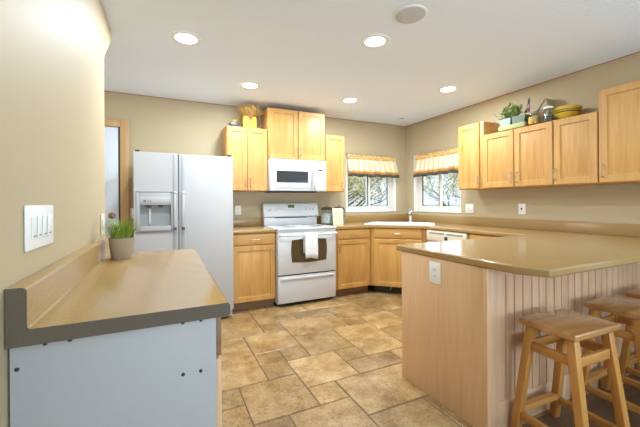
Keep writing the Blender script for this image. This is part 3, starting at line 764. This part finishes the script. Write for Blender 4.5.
md = tw.modifiers.new('thick', 'SOLIDIFY'); md.thickness = 0.006; md.offset = 1

# ---- microwave
mw = thing('microwave', 'white over-the-range microwave under the tallest cabinet', 'microwave', (-2.437, 0, 0))
Wm = .768
b = nb(); box(b, 0, Wm, -.385, -.005, 1.368, 1.766, .004); obj('body', b, 'white', mw)
b = nb(); box(b, 0, Wm, -.398, -.386, 1.690, 1.766, .004); obj('top_grille', b, 'white', mw)
b = nb(); box(b, 0, .588, -.402, -.386, 1.368, 1.688, .005); dr = obj('door', b, 'white', mw)
b = nb(); box(b, .054, .558, -.4030, -.4021, 1.399, 1.674); obj('bezel_groove', b, 'strip', dr, smooth=0)
b = nb(); box(b, .060, .552, -.4045, -.4031, 1.405, 1.668, .0006); obj('door_bezel', b, 'white', dr)
b = nb(); box(b, .080, .506, -.4062, -.4047, 1.472, 1.618, .001); obj('window', b, 'blackgloss', dr, smooth=0)
b = nb(); tube(b, [(.590, -.402, 1.655), (.592, -.425, 1.650), (.585, -.436, 1.61), (.582, -.440, 1.53), (.585, -.436, 1.44), (.592, -.425, 1.405), (.590, -.402, 1.40)], [.010, .012, .013, .013, .013, .012, .010], 10); obj('handle', b, 'white', dr)
b = nb(); box(b, .612, Wm, -.400, -.386, 1.368, 1.688, .004); pn = obj('control_panel', b, 'white', mw)
b = nb(); box(b, .655, .715, -.4015, -.4002, 1.628, 1.652); dd = obj('display', b, 'black', pn, smooth=0)
b = nb(); box(b, .666, .684, -.4022, -.4016, 1.634, 1.646); box(b, .688, .706, -.4022, -.4016, 1.634, 1.646); obj('display_digits', b, 'red', dd, smooth=0)
b = nb()
for r_ in range(6):
    for c_ in range(3): box(b, .650 + c_ * .026, .668 + c_ * .026, -.4012, -.4002, 1.415 + r_ * .033, 1.433 + r_ * .033)
obj('buttons', b, 'plate', pn, smooth=0)
b = nb(); box(b, .02, Wm - .12, -.36, -.06, 1.350, 1.3675, .004); obj('underside_vent', b, 'black', mw)

# ================================================================== LIGHT FITTINGS
def downlight(label, x, y, r=.085, lit=True):
    t = thing('recessed_light', label, 'ceiling light', (x, y, H), 0, 'recessed ceiling lights')
    b = nb(); rr = [(r * .78, -.003), (r * .80, -.007), (r * 1.12, -.007), (r * 1.16, -.001)]
    rings_bridge(b, [[(q * math.cos(2 * PI * k / 32), q * math.sin(2 * PI * k / 32), z) for k in range(32)] for q, z in rr], False, False)
    obj('trim_ring', b, 'trimwhite', t)
    b = nb(); lathe(b, [(r * .78, -.0005), (r * .78, -.003), (r * .5, -.006), (r * .1, -.007)], 0, 0, 32); obj('lens', b, 'lamp' if lit else 'fridge_grey', t)
    if lit:
        l = bpy.data.lights.new('lamp', 'AREA'); l.shape = 'DISK'; l.size = r * 1.5; l.energy = LAMP_W; l.color = LAMP_COL; l.spread = R(180)
        o = bpy.data.objects.new('lamp', l); C.objects.link(o); o.parent = t; o.location = (0, 0, -.012)
downlight('lit recessed ceiling light nearest the left wall, large', -3.456, -1.622, .098)
downlight('lit recessed ceiling light beside the round ceiling speaker', -2.125, -2.182, .098)
downlight('lit recessed ceiling light in front of the cabinet with the yellow box', -2.783, -0.83, .098)
downlight('lit recessed ceiling light right of the tallest wall cabinet', -1.553, -0.83, .098)
downlight('lit recessed ceiling light near the right wall cabinets', -0.757, -1.621, .098)
downlight('small unlit recessed light in the ceiling corner over the sink', -.40, -.40, .055, False)
sp_ = thing('ceiling_speaker', 'round unlit white speaker grille in the ceiling', 'speaker', (-2.121, -2.579, H))
b = nb(); lathe(b, [(.112, -.0005), (.112, -.006), (.104, -.010), (.098, -.008)], 0, 0, 40); obj('rim', b, 'trimwhite', sp_)
b = nb(); lathe(b, [(.098, -.0085), (.09, -.011), (.03, -.012)], 0, 0, 40); obj('grille', b, 'speaker', sp_)

# ================================================================== SWITCHES AND OUTLETS (local x along wall, front -Y)
def plate(name, label, loc, rz, w, h, gangs, kind, mat='plate', group=None):
    t = thing(name, label, 'outlet' if 'outlet' in name else 'switch', loc, rz, group)
    b = nb(); box(b, -w / 2, w / 2, -.007, -.0005, -h / 2, h / 2, .003); obj('cover_plate', b, mat, t)
    gw = 0.046
    for k in range(gangs):
        cx = (k - (gangs - 1) / 2) * gw
        if kind == 'rocker':
            b = nb(); box(b, cx - .0165, cx + .0165, -.0105, -.0072, -.033, .033, .002); ro = obj('rocker', b, mat, t)
            b = nb(); box(b, cx - .010, cx + .010, -.0112, -.0106, -.026, -.0235); obj('mark', b, 'slot', ro, smooth=0)
        elif kind == 'outlet':
            for dz in (.020, -.020):
                b = nb(); prism(b, rrect(cx - .017, cx + .017, dz - .014, dz + .014, .008), 'y', -.0095, -.0072); so = obj('socket', b, mat, t)
                b = nb(); box(b, cx - .008, cx - .005, -.0101, -.0096, dz - .003, dz + .006); box(b, cx + .005, cx + .008, -.0101, -.0096, dz - .003, dz + .006); box(b, cx - .002, cx + .002, -.0101, -.0096, dz - .010, dz - .006); obj('slots', b, 'slot', so, smooth=0)
        elif kind == 'toggle':
            b = nb(); box(b, cx - .006, cx + .006, -.018, -.0072, -.010, .012, .002); obj('toggle', b, 'slot', t)
    return t
plate('switch_plate', 'four-gang white switch plate on the near left wall', (LW, -3.017, 1.153), R(90), .238, .128, 4, 'rocker')
plate('switch_plate', 'white switch plate on the left wall behind the potted grass', (LW, -1.915, 1.094), R(90), .115, .128, 2, 'rocker', 'plate_alm')
plate('outlet', 'white outlet on the wall between refrigerator and stove', (-2.752, 0, 1.123), 0, .075, .122, 1, 'outlet', group='wall outlets')
plate('switch_plate', 'blank-looking white switch plate on the right wall beside the window', (0, -1.263, 1.128), R(-90), .122, .120, 2, 'rocker')
plate('outlet', 'white outlet on the right wall under the low wall cabinets', (0, -1.958, 1.133), R(-90), .080, .118, 1, 'toggle', group='wall outlets')
plate('switch_plate', 'narrow white switch plate between door casing and refrigerator', (-3.930, 0, 1.108), 0, .075, .122, 1, 'rocker')
plate('outlet', 'white outlet on the end panel of the peninsula', (-2.11, -2.780, .784), R(-90), .090, .132, 1, 'outlet', group='wall outlets')

# ================================================================== VALANCES
def valance(label, loc, rz, w, flare0, flare1, seed):
    t = thing('valance', label, 'curtain', loc, rz, 'window valances')
    rv = random.Random(seed); ph = rv.uniform(0, 6)
    n = 120
    def yw(u, z):          # pleat depth grows towards the hem
        k = max(0, (1.868 - z) / .25)
        return -.055 - k * (.018 * math.sin(u * 58 + ph) + .012 * math.sin(u * 31 + 2 * ph)) - .012 * k
    def xw(u, z):
        k = max(0, (1.868 - z) / .25); return u * w - flare0 * k * (1 - u) + flare1 * k * u
    def band(name, mat, zs, off=0.0, attr=False):
        b = nb(); rows = []
        la = b.verts.layers.float.new('stripe') if attr else None
        for z in zs:
            row = []
            for k in range(n + 1):
                u = k / n; zz = z + (.006 * math.sin(u * 27 + ph) if z < 1.70 else 0) + (0 if name != 'heading' else .003 * math.sin(u * 90))
                v = b.verts.new((xw(u, z), yw(u, z) - off + (.004 * math.sin(u * 150) if z > 1.86 else 0), zz))
                if attr: v[la] = 0.5 + 0.5 * math.sin(u * 58 + ph + 2.6) * 0.75 + 0.15 * math.sin(u * 131)
                row.append(v)
            rows.append(row)
        for q, r_ in zip(rows, rows[1:]):
            for k in range(n): b.faces.new((q[k], q[k + 1], r_[k + 1], r_[k]))
        o = obj(name, b, mat, t, smooth=60)
        m_ = o.modifiers.new('thick', 'SOLIDIFY'); m_.thickness = .003; m_.offset = 1
        return o
    band('heading', 'floral', [1.940, 1.92, 1.895, 1.868])
    band('skirt', 'skirt', [1.868, 1.84, 1.80, 1.76, 1.72, 1.686], 0, True)
    band('border', 'orange', [1.686, 1.668, 1.652], .0)
    band('hem', 'hemgrey', [1.652, 1.63, 1.606], .0)
    b = nb(); tube(b, [(-.01, -.050, 1.946), (w + .01, -.050, 1.946)], .006, 8)
    tube(b, [(0.004, -.050, 1.946), (0.004, -.001, 1.935)], .005, 8); tube(b, [(w - .004, -.050, 1.946), (w - .004, -.001, 1.935)], .005, 8)
    obj('rod', b, 'steel', t)
    return t
valance('cream pleated valance with orange border over the window nearer the stove', (-1.138, 0, 0), 0, .885, -.02, .075, 2)
valance('cream pleated valance with orange border over the window beside the right wall cabinets', (0, -.310, 0), R(-90), .840, .045, .0, 5)

# ================================================================== THINGS ON THE WORKTOPS
# ---- potted grass
pg = thing('potted_grass', 'small pot of bright green artificial grass on the left counter', 'plant', (-3.826, -2.165, CT + .0005))
b = nb(); lathe(b, [(.0505, 0), (.052, .004), (.064, .108), (.065, .115), (.061, .115), (.059, .104)], 0, 0, 36); obj('pot', b, 'pot', pg)
b = nb(); lathe(b, [(.0585, .095), (.0585, .103), (.02, .106)], 0, 0, 24); obj('soil', b, 'soil', pg)
b = nb(); rg = random.Random(8)
def blade(b, base, ang, lean, L, w):
    d = Vector((math.cos(ang), math.sin(ang), 0)); s = Vector((-d.y, d.x, 0)); ps = []
    for k in range(5):
        t = k / 4; p = Vector(base) + d * (lean * t * t) + Vector((0, 0, L * t * (1 - .18 * t * lean / max(L, .01)))); ww = w * (1 - t * .92)
        ps.append((b.verts.new(p - s * ww), b.verts.new(p + s * ww)))
    for q, r_ in zip(ps, ps[1:]): b.faces.new((q[0], q[1], r_[1], r_[0]))
for k in range(330):
    a = rg.uniform(0, 2 * PI); r_ = .052 * math.sqrt(rg.random())
    blade(b, (r_ * math.cos(a), r_ * math.sin(a), .100), a + rg.uniform(-.7, .7), rg.uniform(.005, .035) + r_ * .95, rg.uniform(.075, .145), rg.uniform(.0018, .0028))
obj('grass_blades', b, 'grass', pg, smooth=0)
# ---- glass canisters and recipe card right of the stove
def canister(label, x, y, r, h, lid, tilt):
    t = thing('canister', label, 'canister', (x, y, CT + .0005), 0, 'canisters by the stove')
    b = nb(); rings_bridge(b, [[(q * math.cos(2 * PI * k / 28), q * math.sin(2 * PI * k / 28), z) for k in range(28)] for q, z in ((r * .96, 0), (r, .006), (r, h * .86), (r * .9, h * .94), (r * .88, h), (r * .84, h), (r * .94, h * .84), (r * .95, .012))], True, True)
    obj('jar_body', b, 'jar', t)
    b = nb(); lathe(b, [(r * .80, .0125), (r * .93, .016), (r * .93, h * .74), (r * .3, h * .76)], 0, 0, 24); obj('contents', b, 'fridge_grey', t)
    b = nb(); lathe(b, [(r * .95, h + .001), (r * 1.0, h + .006), (r * 1.0, h + .022), (r * .8, h + .034), (r * .25, h + .038)], 0, 0, 28); ld = obj('lid', b, lid, t)
    b = nb(); tube(b, [(-.02, 0, h + .037), (-.016, 0, h + .052), (.016, 0, h + .052), (.02, 0, h + .037)], .005, 8); obj('lid_knob', b, lid, ld)
    b = nb(); tube(b, [(r * .95, -.01, h + .01), (r * 1.12, -.01, h - .02), (r * 1.14, -.01, h * .55), (r * 1.03, -.01, h * .45)], .0035, 8); tube(b, [(r * .6, -r * .78, h + .01), (r * .68, -r * .9, h * .7), (r * .63, -r * .83, h * .5)], .0035, 8); obj('clasp', b, 'black', t)
    return t
canister('clear glass canister with black lid next to the stove', -1.575, -.23, .085, .20, 'black', 8)
canister('clear glass canister with dark blue lid behind the recipe card', -1.375, -.215, .080, .20, 'navy', 0)
rc_ = thing('recipe_card', 'cream recipe card leaning upright in front of the canisters', 'card', (-1.475, -.375, CT + .001), R(6))
b = nb(); hexa(b, [(-.082, -.004, 0), (.082, -.004, 0), (.082, .004, 0), (-.082, .004, 0)], [(-.082, .020, .222), (.082, .020, .222), (.082, .028, .222), (-.082, .028, .222)]); obj('card_board', b, 'card', rc_, smooth=0)
b = nb()
for k in range(9):
    z = .032 + k * .019; y = -.004 + .024 * z / .222; y2 = -.004 + .024 * (z + .004) / .222; wd = .055 + .012 * math.sin(k * 2.3)
    hexa(b, [(-wd, y - .0008, z), (wd, y - .0008, z), (wd, y + .001, z), (-wd, y + .001, z)], [(-wd, y2 - .0008, z + .004), (wd, y2 - .0008, z + .004), (wd, y2 + .001, z + .004), (-wd, y2 + .001, z + .004)])
obj('text_lines', b, 'ink', rc_, smooth=0)
b = nb(); hexa(b, [(-.03, .085, 0), (.03, .085, 0), (.03, .089, 0), (-.03, .089, 0)], [(-.03, .020, .17), (.03, .020, .17), (.03, .024, .17), (-.03, .024, .17)]); obj('easel_leg', b, 'card', rc_, smooth=0)

# ================================================================== THINGS ON THE WALL CABINETS
ZT = 1.9755
# planter (local x runs to world -Y)
pl = thing('planter', 'cream tray planter with two leafy pots on the low cabinet top', 'plant', (-.262, -1.912, ZT), R(-90))
b = nb(); box(b, 0, .285, -.065, .065, 0, .050, .003); obj('tray', b, 'tray', pl)
b = nb(); prism(b, [(.010, .0505), (.125, .0505), (.133, .125), (.003, .125)], 'y', -.052, .055); obj('pot', b, 'tin_pale', pl, label='pale grey-green pot')
b = nb(); prism(b, [(.150, .0505), (.275, .0505), (.285, .125), (.141, .125)], 'y', -.052, .055); obj('pot', b, 'tin', pl, label='dark green pot')
def leaf(b, p, d, L, w):
    d = d.normalized(); s = d.cross(Vector((0, 0, 1)));
    if s.length < .1: s = Vector((1, 0, 0))
    s.normalize(); n_ = s.cross(d).normalized()
    v = [b.verts.new(p), b.verts.new(p + d * L * .45 + s * w + n_ * .004), b.verts.new(p + d * L), b.verts.new(p + d * L * .45 - s * w + n_ * .004)]
    b.faces.new(v)
b = nb(); rl = random.Random(4)
for cx, cy, spx, spz in ((.03, 0, .10, .11), (.10, 0, .10, .13), (.17, 0, .09, .11)):
    for k in range(70):
        a = rl.uniform(0, 2 * PI); e_ = rl.uniform(.0, 1.3); q = rl.random() ** .6
        dirv = Vector((math.cos(a) * math.cos(e_) * spx, math.sin(a) * math.cos(e_) * .07, math.sin(e_) * spz))
        leaf(b, Vector((cx, cy, .130)) + dirv * q, dirv + Vector((rl.uniform(-.05, .05), rl.uniform(-.05, .05), rl.uniform(-.02, .05))), rl.uniform(.035, .055), rl.uniform(.009, .014))
obj('leaves', b, 'leaf', pl, smooth=0)
# flag on a stick
fl = thing('small_flag', 'small american flag on a stick beside the planter', 'flag', (-.150, -2.135, ZT), R(-90))
b = nb(); lathe(b, [(.016, 0), (.016, .01), (.006, .014)], 0, 0, 14); obj('base', b, 'black', fl)
b = nb(); tube(b, [(0, 0, .012), (.012, 0, .335)], .003, 8); obj('stick', b, 'lidtan', fl)
b = nb()
def flagpart(b, u0, u1, v0, v1, mi):
    # furled flag hanging from the stick top: u along the drooping fly, v across
    for k in range(6):
        a, c = u0 + (u1 - u0) * k / 6, u0 + (u1 - u0) * (k + 1) / 6
        def P(u, v): return Vector((.009 - .052 * v * (.25 + .75 * u) - .004 * u, .006 * math.sin(u * 7 + v * 5) - .002, .325 - .145 * u - .012 * v))
        q = [P(a, v0), P(c, v0), P(c, v1), P(a, v1)]
        f = b.faces.new([b.verts.new(p) for p in q]); f.material_index = mi
flagpart(b, 0, .45, 0, 1, 0)
for k in range(7): flagpart(b, .45, 1, k / 7, (k + 1) / 7, 1 if k % 2 == 0 else 2)
fo = obj('flag_cloth', b, ['flagblue', 'flagred', 'flagwhite'], fl, smooth=0)
md = fo.modifiers.new('thick', 'SOLIDIFY'); md.thickness = .0015
def jar(label, y, r, h, cont, lid, fill):
    t = thing('storage_jar', label, 'jar', (-.275, y, ZT), R(-90), 'jars on the low wall cabinet')
    rings = [[(q * math.cos(2 * PI * k / 24), q * math.sin(2 * PI * k / 24), z) for k in range(24)] for q, z in ((r * .95, 0), (r, .006), (r, h * .78), (r * .78, h * .90), (r * .78, h), (r * .73, h), (r * .73, h * .9), (r * .94, h * .76), (r * .94, .01))]
    b = nb(); rings_bridge(b, rings); obj('jar_body', b, 'jar', t)
    b = nb(); lathe(b, [(r * .90, .011), (r * .92, .014), (r * .92, h * fill), (r * .3, h * fill + .004)], 0, 0, 22); obj('contents', b, cont, t)
    b = nb(); lathe(b, [(r * .82, h + .0005), (r * .88, h + .004), (r * .88, h + .018), (r * .5, h + .024)], 0, 0, 24); obj('lid', b, lid, t)
jar('glass jar of dry orange pasta with tan lid beside the small flag', -2.258, .050, .112, 'pasta', 'lidtan', .72)
jar('glass jar of dark beans with white lid beside the yellow bowl', -2.398, .046, .128, 'beans', 'plate', .45)
# birdhouse-like wooden peak behind the jars
bh = thing('birdhouse', 'grey wooden birdhouse with steep roof behind the two jars', 'decoration', (-.062, -2.252, ZT), R(-90))
b = nb(); prism(b, [(-.055, 0), (.055, 0), (.055, .17), (0.02, .275), (-.055, .17)], 'y', -.05, .05); obj('house_body', b, 'greywood', bh, smooth=0)
b = nb(); hexa(b, [(-.075, -.06, .160), (-.075, .06, .160), (-.068, .06, .152), (-.068, -.06, .152)], [(.020, -.06, .288), (.020, .06, .288), (.026, .06, .280), (.026, -.06, .280)])
hexa(b, [(.072, -.06, .160), (.072, .06, .160), (.064, .06, .152), (.064, -.06, .152)], [(.026, -.06, .288), (.026, .06, .288), (.021, .06, .280), (.021, -.06, .280)]); obj('roof', b, 'greywood', bh, smooth=0)
# yellow bowl with black stripes
bw = thing('mixing_bowl', 'yellow mixing bowl with black stripes on the low cabinet top', 'bowl', (-.132, -2.478, ZT + .0005), R(-90))
b = nb()
pr = [(.058, 0), (.062, .010), (.060, .014), (.092, .058), (.108, .094), (.112, .112), (.119, .113), (.120, .130), (.112, .131), (.104, .108), (.08, .055), (.045, .022)]
rings_bridge(b, [[(q * math.cos(2 * PI * k / 40), q * math.sin(2 * PI * k / 40), z) for k in range(40)] for q, z in pr]); obj('bowl_body', b, 'yellow', bw)
b = nb()
for z0, z1 in ((.078, .087), (.096, .101)):
    def rr_(z): return .092 + (.108 - .092) * (z - .058) / .036 + .0012
    rings_bridge(b, [[(q * math.cos(2 * PI * k / 40), q * math.sin(2 * PI * k / 40), z) for k in range(40)] for q, z in ((rr_(z0) - .003, z0), (rr_(z0), z0), (rr_(z1) if z1 < .1 else rr_(.094) + .0025, z1), ((rr_(z1) if z1 < .1 else rr_(.094)) - .003, z1))], False, False)
obj('stripes', b, 'black', bw)

# things on the back wall cabinet
ZB = 2.1405
yb = thing('flower_box', 'bright yellow box holding dried flowers on the left wall cabinet', 'vase', (-2.650, -.215, ZB))
b = nb(); rings_bridge(b, [[(x * .078, y * .050, z) for x, y in ((-1, -1), (1, -1), (1, 1), (-1, 1))] for z in (0, .148)] + [[(x * .072, y * .044, z) for x, y in ((-1, -1), (1, -1), (1, 1), (-1, 1))] for z in (.148, .02)]); obj('box_body', b, 'yellowbox', yb, smooth=0)
b = nb(); lathe(b, [(.024, -.003), (.02, -.009), (.008, -.011)], .006, -.0478, 18, axis='y', cz=.152); prism(b, [(-.012, .132), (.024, .132), (.012, .100), (.002, .100)], 'y', -.056, -.0505); obj('emblem', b, 'red', yb)
b = nb(); tube(b, [(-.03, -.0505, .080), (-.028, -.056, .11)], .006, 8); obj('twig', b, 'straw', yb)
b = nb(); rs = random.Random(9)
for k in range(620):
    a = rs.uniform(0, 2 * PI); e_ = rs.uniform(.55, 1.45)
    L = rs.uniform(.09, .19); dv = Vector((math.cos(a) * math.cos(e_) * 1.25, math.sin(a) * math.cos(e_) * .9, math.sin(e_)))
    p0 = Vector((rs.uniform(-.03, .03), rs.uniform(-.02, .02), .11)); p1 = p0 + dv * L
    p1.z = min(p1.z, .295)
    s = Vector((-dv.y, dv.x, 0)).normalized() * .0018
    b.faces.new([b.verts.new(p0 - s), b.verts.new(p0 + s), b.verts.new(p1 + s), b.verts.new(p1 - s)])
    if k % 2 == 0: leaf(b, p1, dv + Vector((rs.uniform(-.5, .5), rs.uniform(-.5, .5), -.1)), .028, .008)
obj('dried_flowers', b, 'straw', yb, smooth=0)
tr = thing('small_tray', 'little black box with a gold figure on the left wall cabinet', 'decoration', (-2.845, -.268, ZB))
b = nb(); box(b, -.06, .06, -.035, .035, 0, .042, .003); obj('black_box', b, 'black', tr)
b = nb(); lathe(b, [(.018, .0425), (.014, .050), (.008, .060), (.013, .072), (.010, .084), (.003, .090)], .0, 0, 16); tube(b, [(0, 0, .062), (.025, 0, .072), (.04, 0, .100)], .004, 8); obj('gold_figure', b, 'yellow', tr)
cs = thing('candlestick', 'thin brown candlestick beside the yellow box', 'decoration', (-2.495, -.20, ZB))
b = nb(); lathe(b, [(.02, 0), (.018, .006), (.006, .014), (.005, .070), (.010, .076), (.010, .084)], 0, 0, 14); obj('stem', b, 'toe', cs)

# ================================================================== STOOLS
def make_stool(label, loc, rz):
    t = thing('bar_stool', label, 'stool', loc, rz, 'oak bar stools at the peninsula')
    hw, hd, zt = .1805, .133, .62
    b = nb()
    def seat(x, y): return 0
    n = 8; top = []
    box(b, -hw, hw, -hd, hd, zt - .032, zt, .007, seg=3); obj('seat', b, 'stool_seat', t)
    tx, ty, fx_, fy_ = .134, .095, .160, .168     # leg centre lines, top and foot
    s = .020
    def P(sx, sy, z):
        k = 1 - z / (zt - .034); return (sx * (tx + (fx_ - tx) * k), sy * (ty + (fy_ - ty) * k))
    for sx, sy in ((-1, -1), (1, -1), (1, 1), (-1, 1)):
        b = nb()
        def q(z):
            cx, cy = P(sx, sy, z); return [(cx + a * s, cy + c * s * .95, z) for a, c in ((-1, -1), (1, -1), (1, 1), (-1, 1))]
        hexa(b, q(0.0), q(zt - .0325), bev=.003); obj('leg', b, 'stool', t)
    def rail(p, q_, z, wd, ht, name, mat):
        # bar between two leg centre lines at height z
        a = Vector((*p, z)); c = Vector((*q_, z)); d = (c - a).normalized(); a = a + d * .0205; c = c - d * .0205
        n_ = Vector((-d.y, d.x, 0)) * wd / 2; u = Vector((0, 0, ht / 2)); b = nb()
        hexa(b, [a - n_ - u, a + n_ - u, a + n_ + u, a - n_ + u], [c - n_ - u, c + n_ - u, c + n_ + u, c - n_ + u], bev=.002)
        obj(name, b, mat, t)
    z = .480
    for a, c in (((-1, -1), (-1, 1)), ((1, -1), (1, 1))): rail(P(*a, z), P(*c, z), z, .018, .045, 'apron_rail', 'stool_y')
    for a, c in (((-1, -1), (1, -1)), ((-1, 1), (1, 1))): rail(P(*a, z), P(*c, z), z + .0, .018, .045, 'apron_rail', 'stool_x')
    z = .105
    for a, c in (((-1, -1), (-1, 1)), ((1, -1), (1, 1))): rail(P(*a, z), P(*c, z), z, .026, .034, 'stretcher', 'stool_y')
    z = .130
    for a, c in (((-1, -1), (1, -1)), ((-1, 1), (1, 1))): rail(P(*a, z), P(*c, z), z, .036, .030, 'stretcher', 'stool_x')
    return t
M['stool_x'] = wood('stool_oak_x', (0.60, 0.295, 0.080), (0.44, 0.185, 0.040), 0.30, 'X', 0.8)
M['stool_y'] = wood('stool_oak_y', (0.60, 0.295, 0.080), (0.44, 0.185, 0.040), 0.30, 'Y', 0.8)
s1 = make_stool('whole wooden bar stool in front, nearest the peninsula corner', (-1.784, -3.341, .0016), R(-2.7))
dup(s1, (-1.185, -3.335, .0016), R(1.7), 'second wooden bar stool along the peninsula, cut by the right edge')
dup(s1, (-.70, -3.335, .0016), R(2), 'farthest wooden bar stool, only its seat corner showing')

# ================================================================== OUTDOORS seen through the windows
struct(simple('ground', 'lawn', lambda b: box(b, -14, 14, -14, 16, -1.3, -1.1), smooth=0))
def tree(label, loc, seed, h, spread):
    t = thing('tree', label, 'tree', loc, 0, 'trees outside the windows')
    r_ = random.Random(seed); b = nb(); tips = []
    def grow(p, d, L, rad, lev):
        pts = [p]; q = p.copy(); dd = d.copy()
        for k in range(3):
            dd = (dd + Vector((r_.uniform(-.25, .25), r_.uniform(-.25, .25), r_.uniform(-.1, .15)))).normalized(); q = q + dd * L / 3; pts.append(q.copy())
            if lev >= 2: tips.append(q.copy())
        tube(b, pts, [rad * (1 - .15 * k) for k in range(4)], 6)
        if lev < 4:
            for k in range(3 if lev else 6):
                a = r_.uniform(0, 2 * PI); nd = (dd * .7 + Vector((math.cos(a), math.sin(a), r_.uniform(-.15, .6))) * spread).normalized()
                grow(pts[r_.choice((2, 3, 3)) if lev else 3], nd, L * r_.uniform(.55, .8), rad * .55, lev + 1)
    grow(Vector((0, 0, 0)), Vector((0, 0, 1)), h, .075, 0)
    obj('trunk_and_branches', b, 'bark', t)
    b = nb()
    for p in tips:
        for k in range(11):
            c = p + Vector((r_.gauss(0, .09), r_.gauss(0, .09), r_.gauss(0, .09))); a = Vector((r_.gauss(0, 1), r_.gauss(0, 1), r_.gauss(0, 1)))
            leaf(b, c, a, r_.uniform(.035, .07), r_.uniform(.012, .022))
    obj('foliage', b, 'blossom', t, smooth=0)
    return t
tree('leafing tree with dark branches outside the window nearer the stove', (.1, 2.6, -1.1), 21, 1.5, .9)
tree('leafing tree with dark branches outside the window by the right cabinets', (3.0, .9, -1.1), 33, 1.5, .9)
tree('taller leafing tree behind the one outside the stove-side window', (2.4, 8.6, -1.1), 45, 1.9, .9)
tree('taller leafing tree behind the one outside the right window', (9.0, 3.6, -1.1), 57, 1.9, .9)
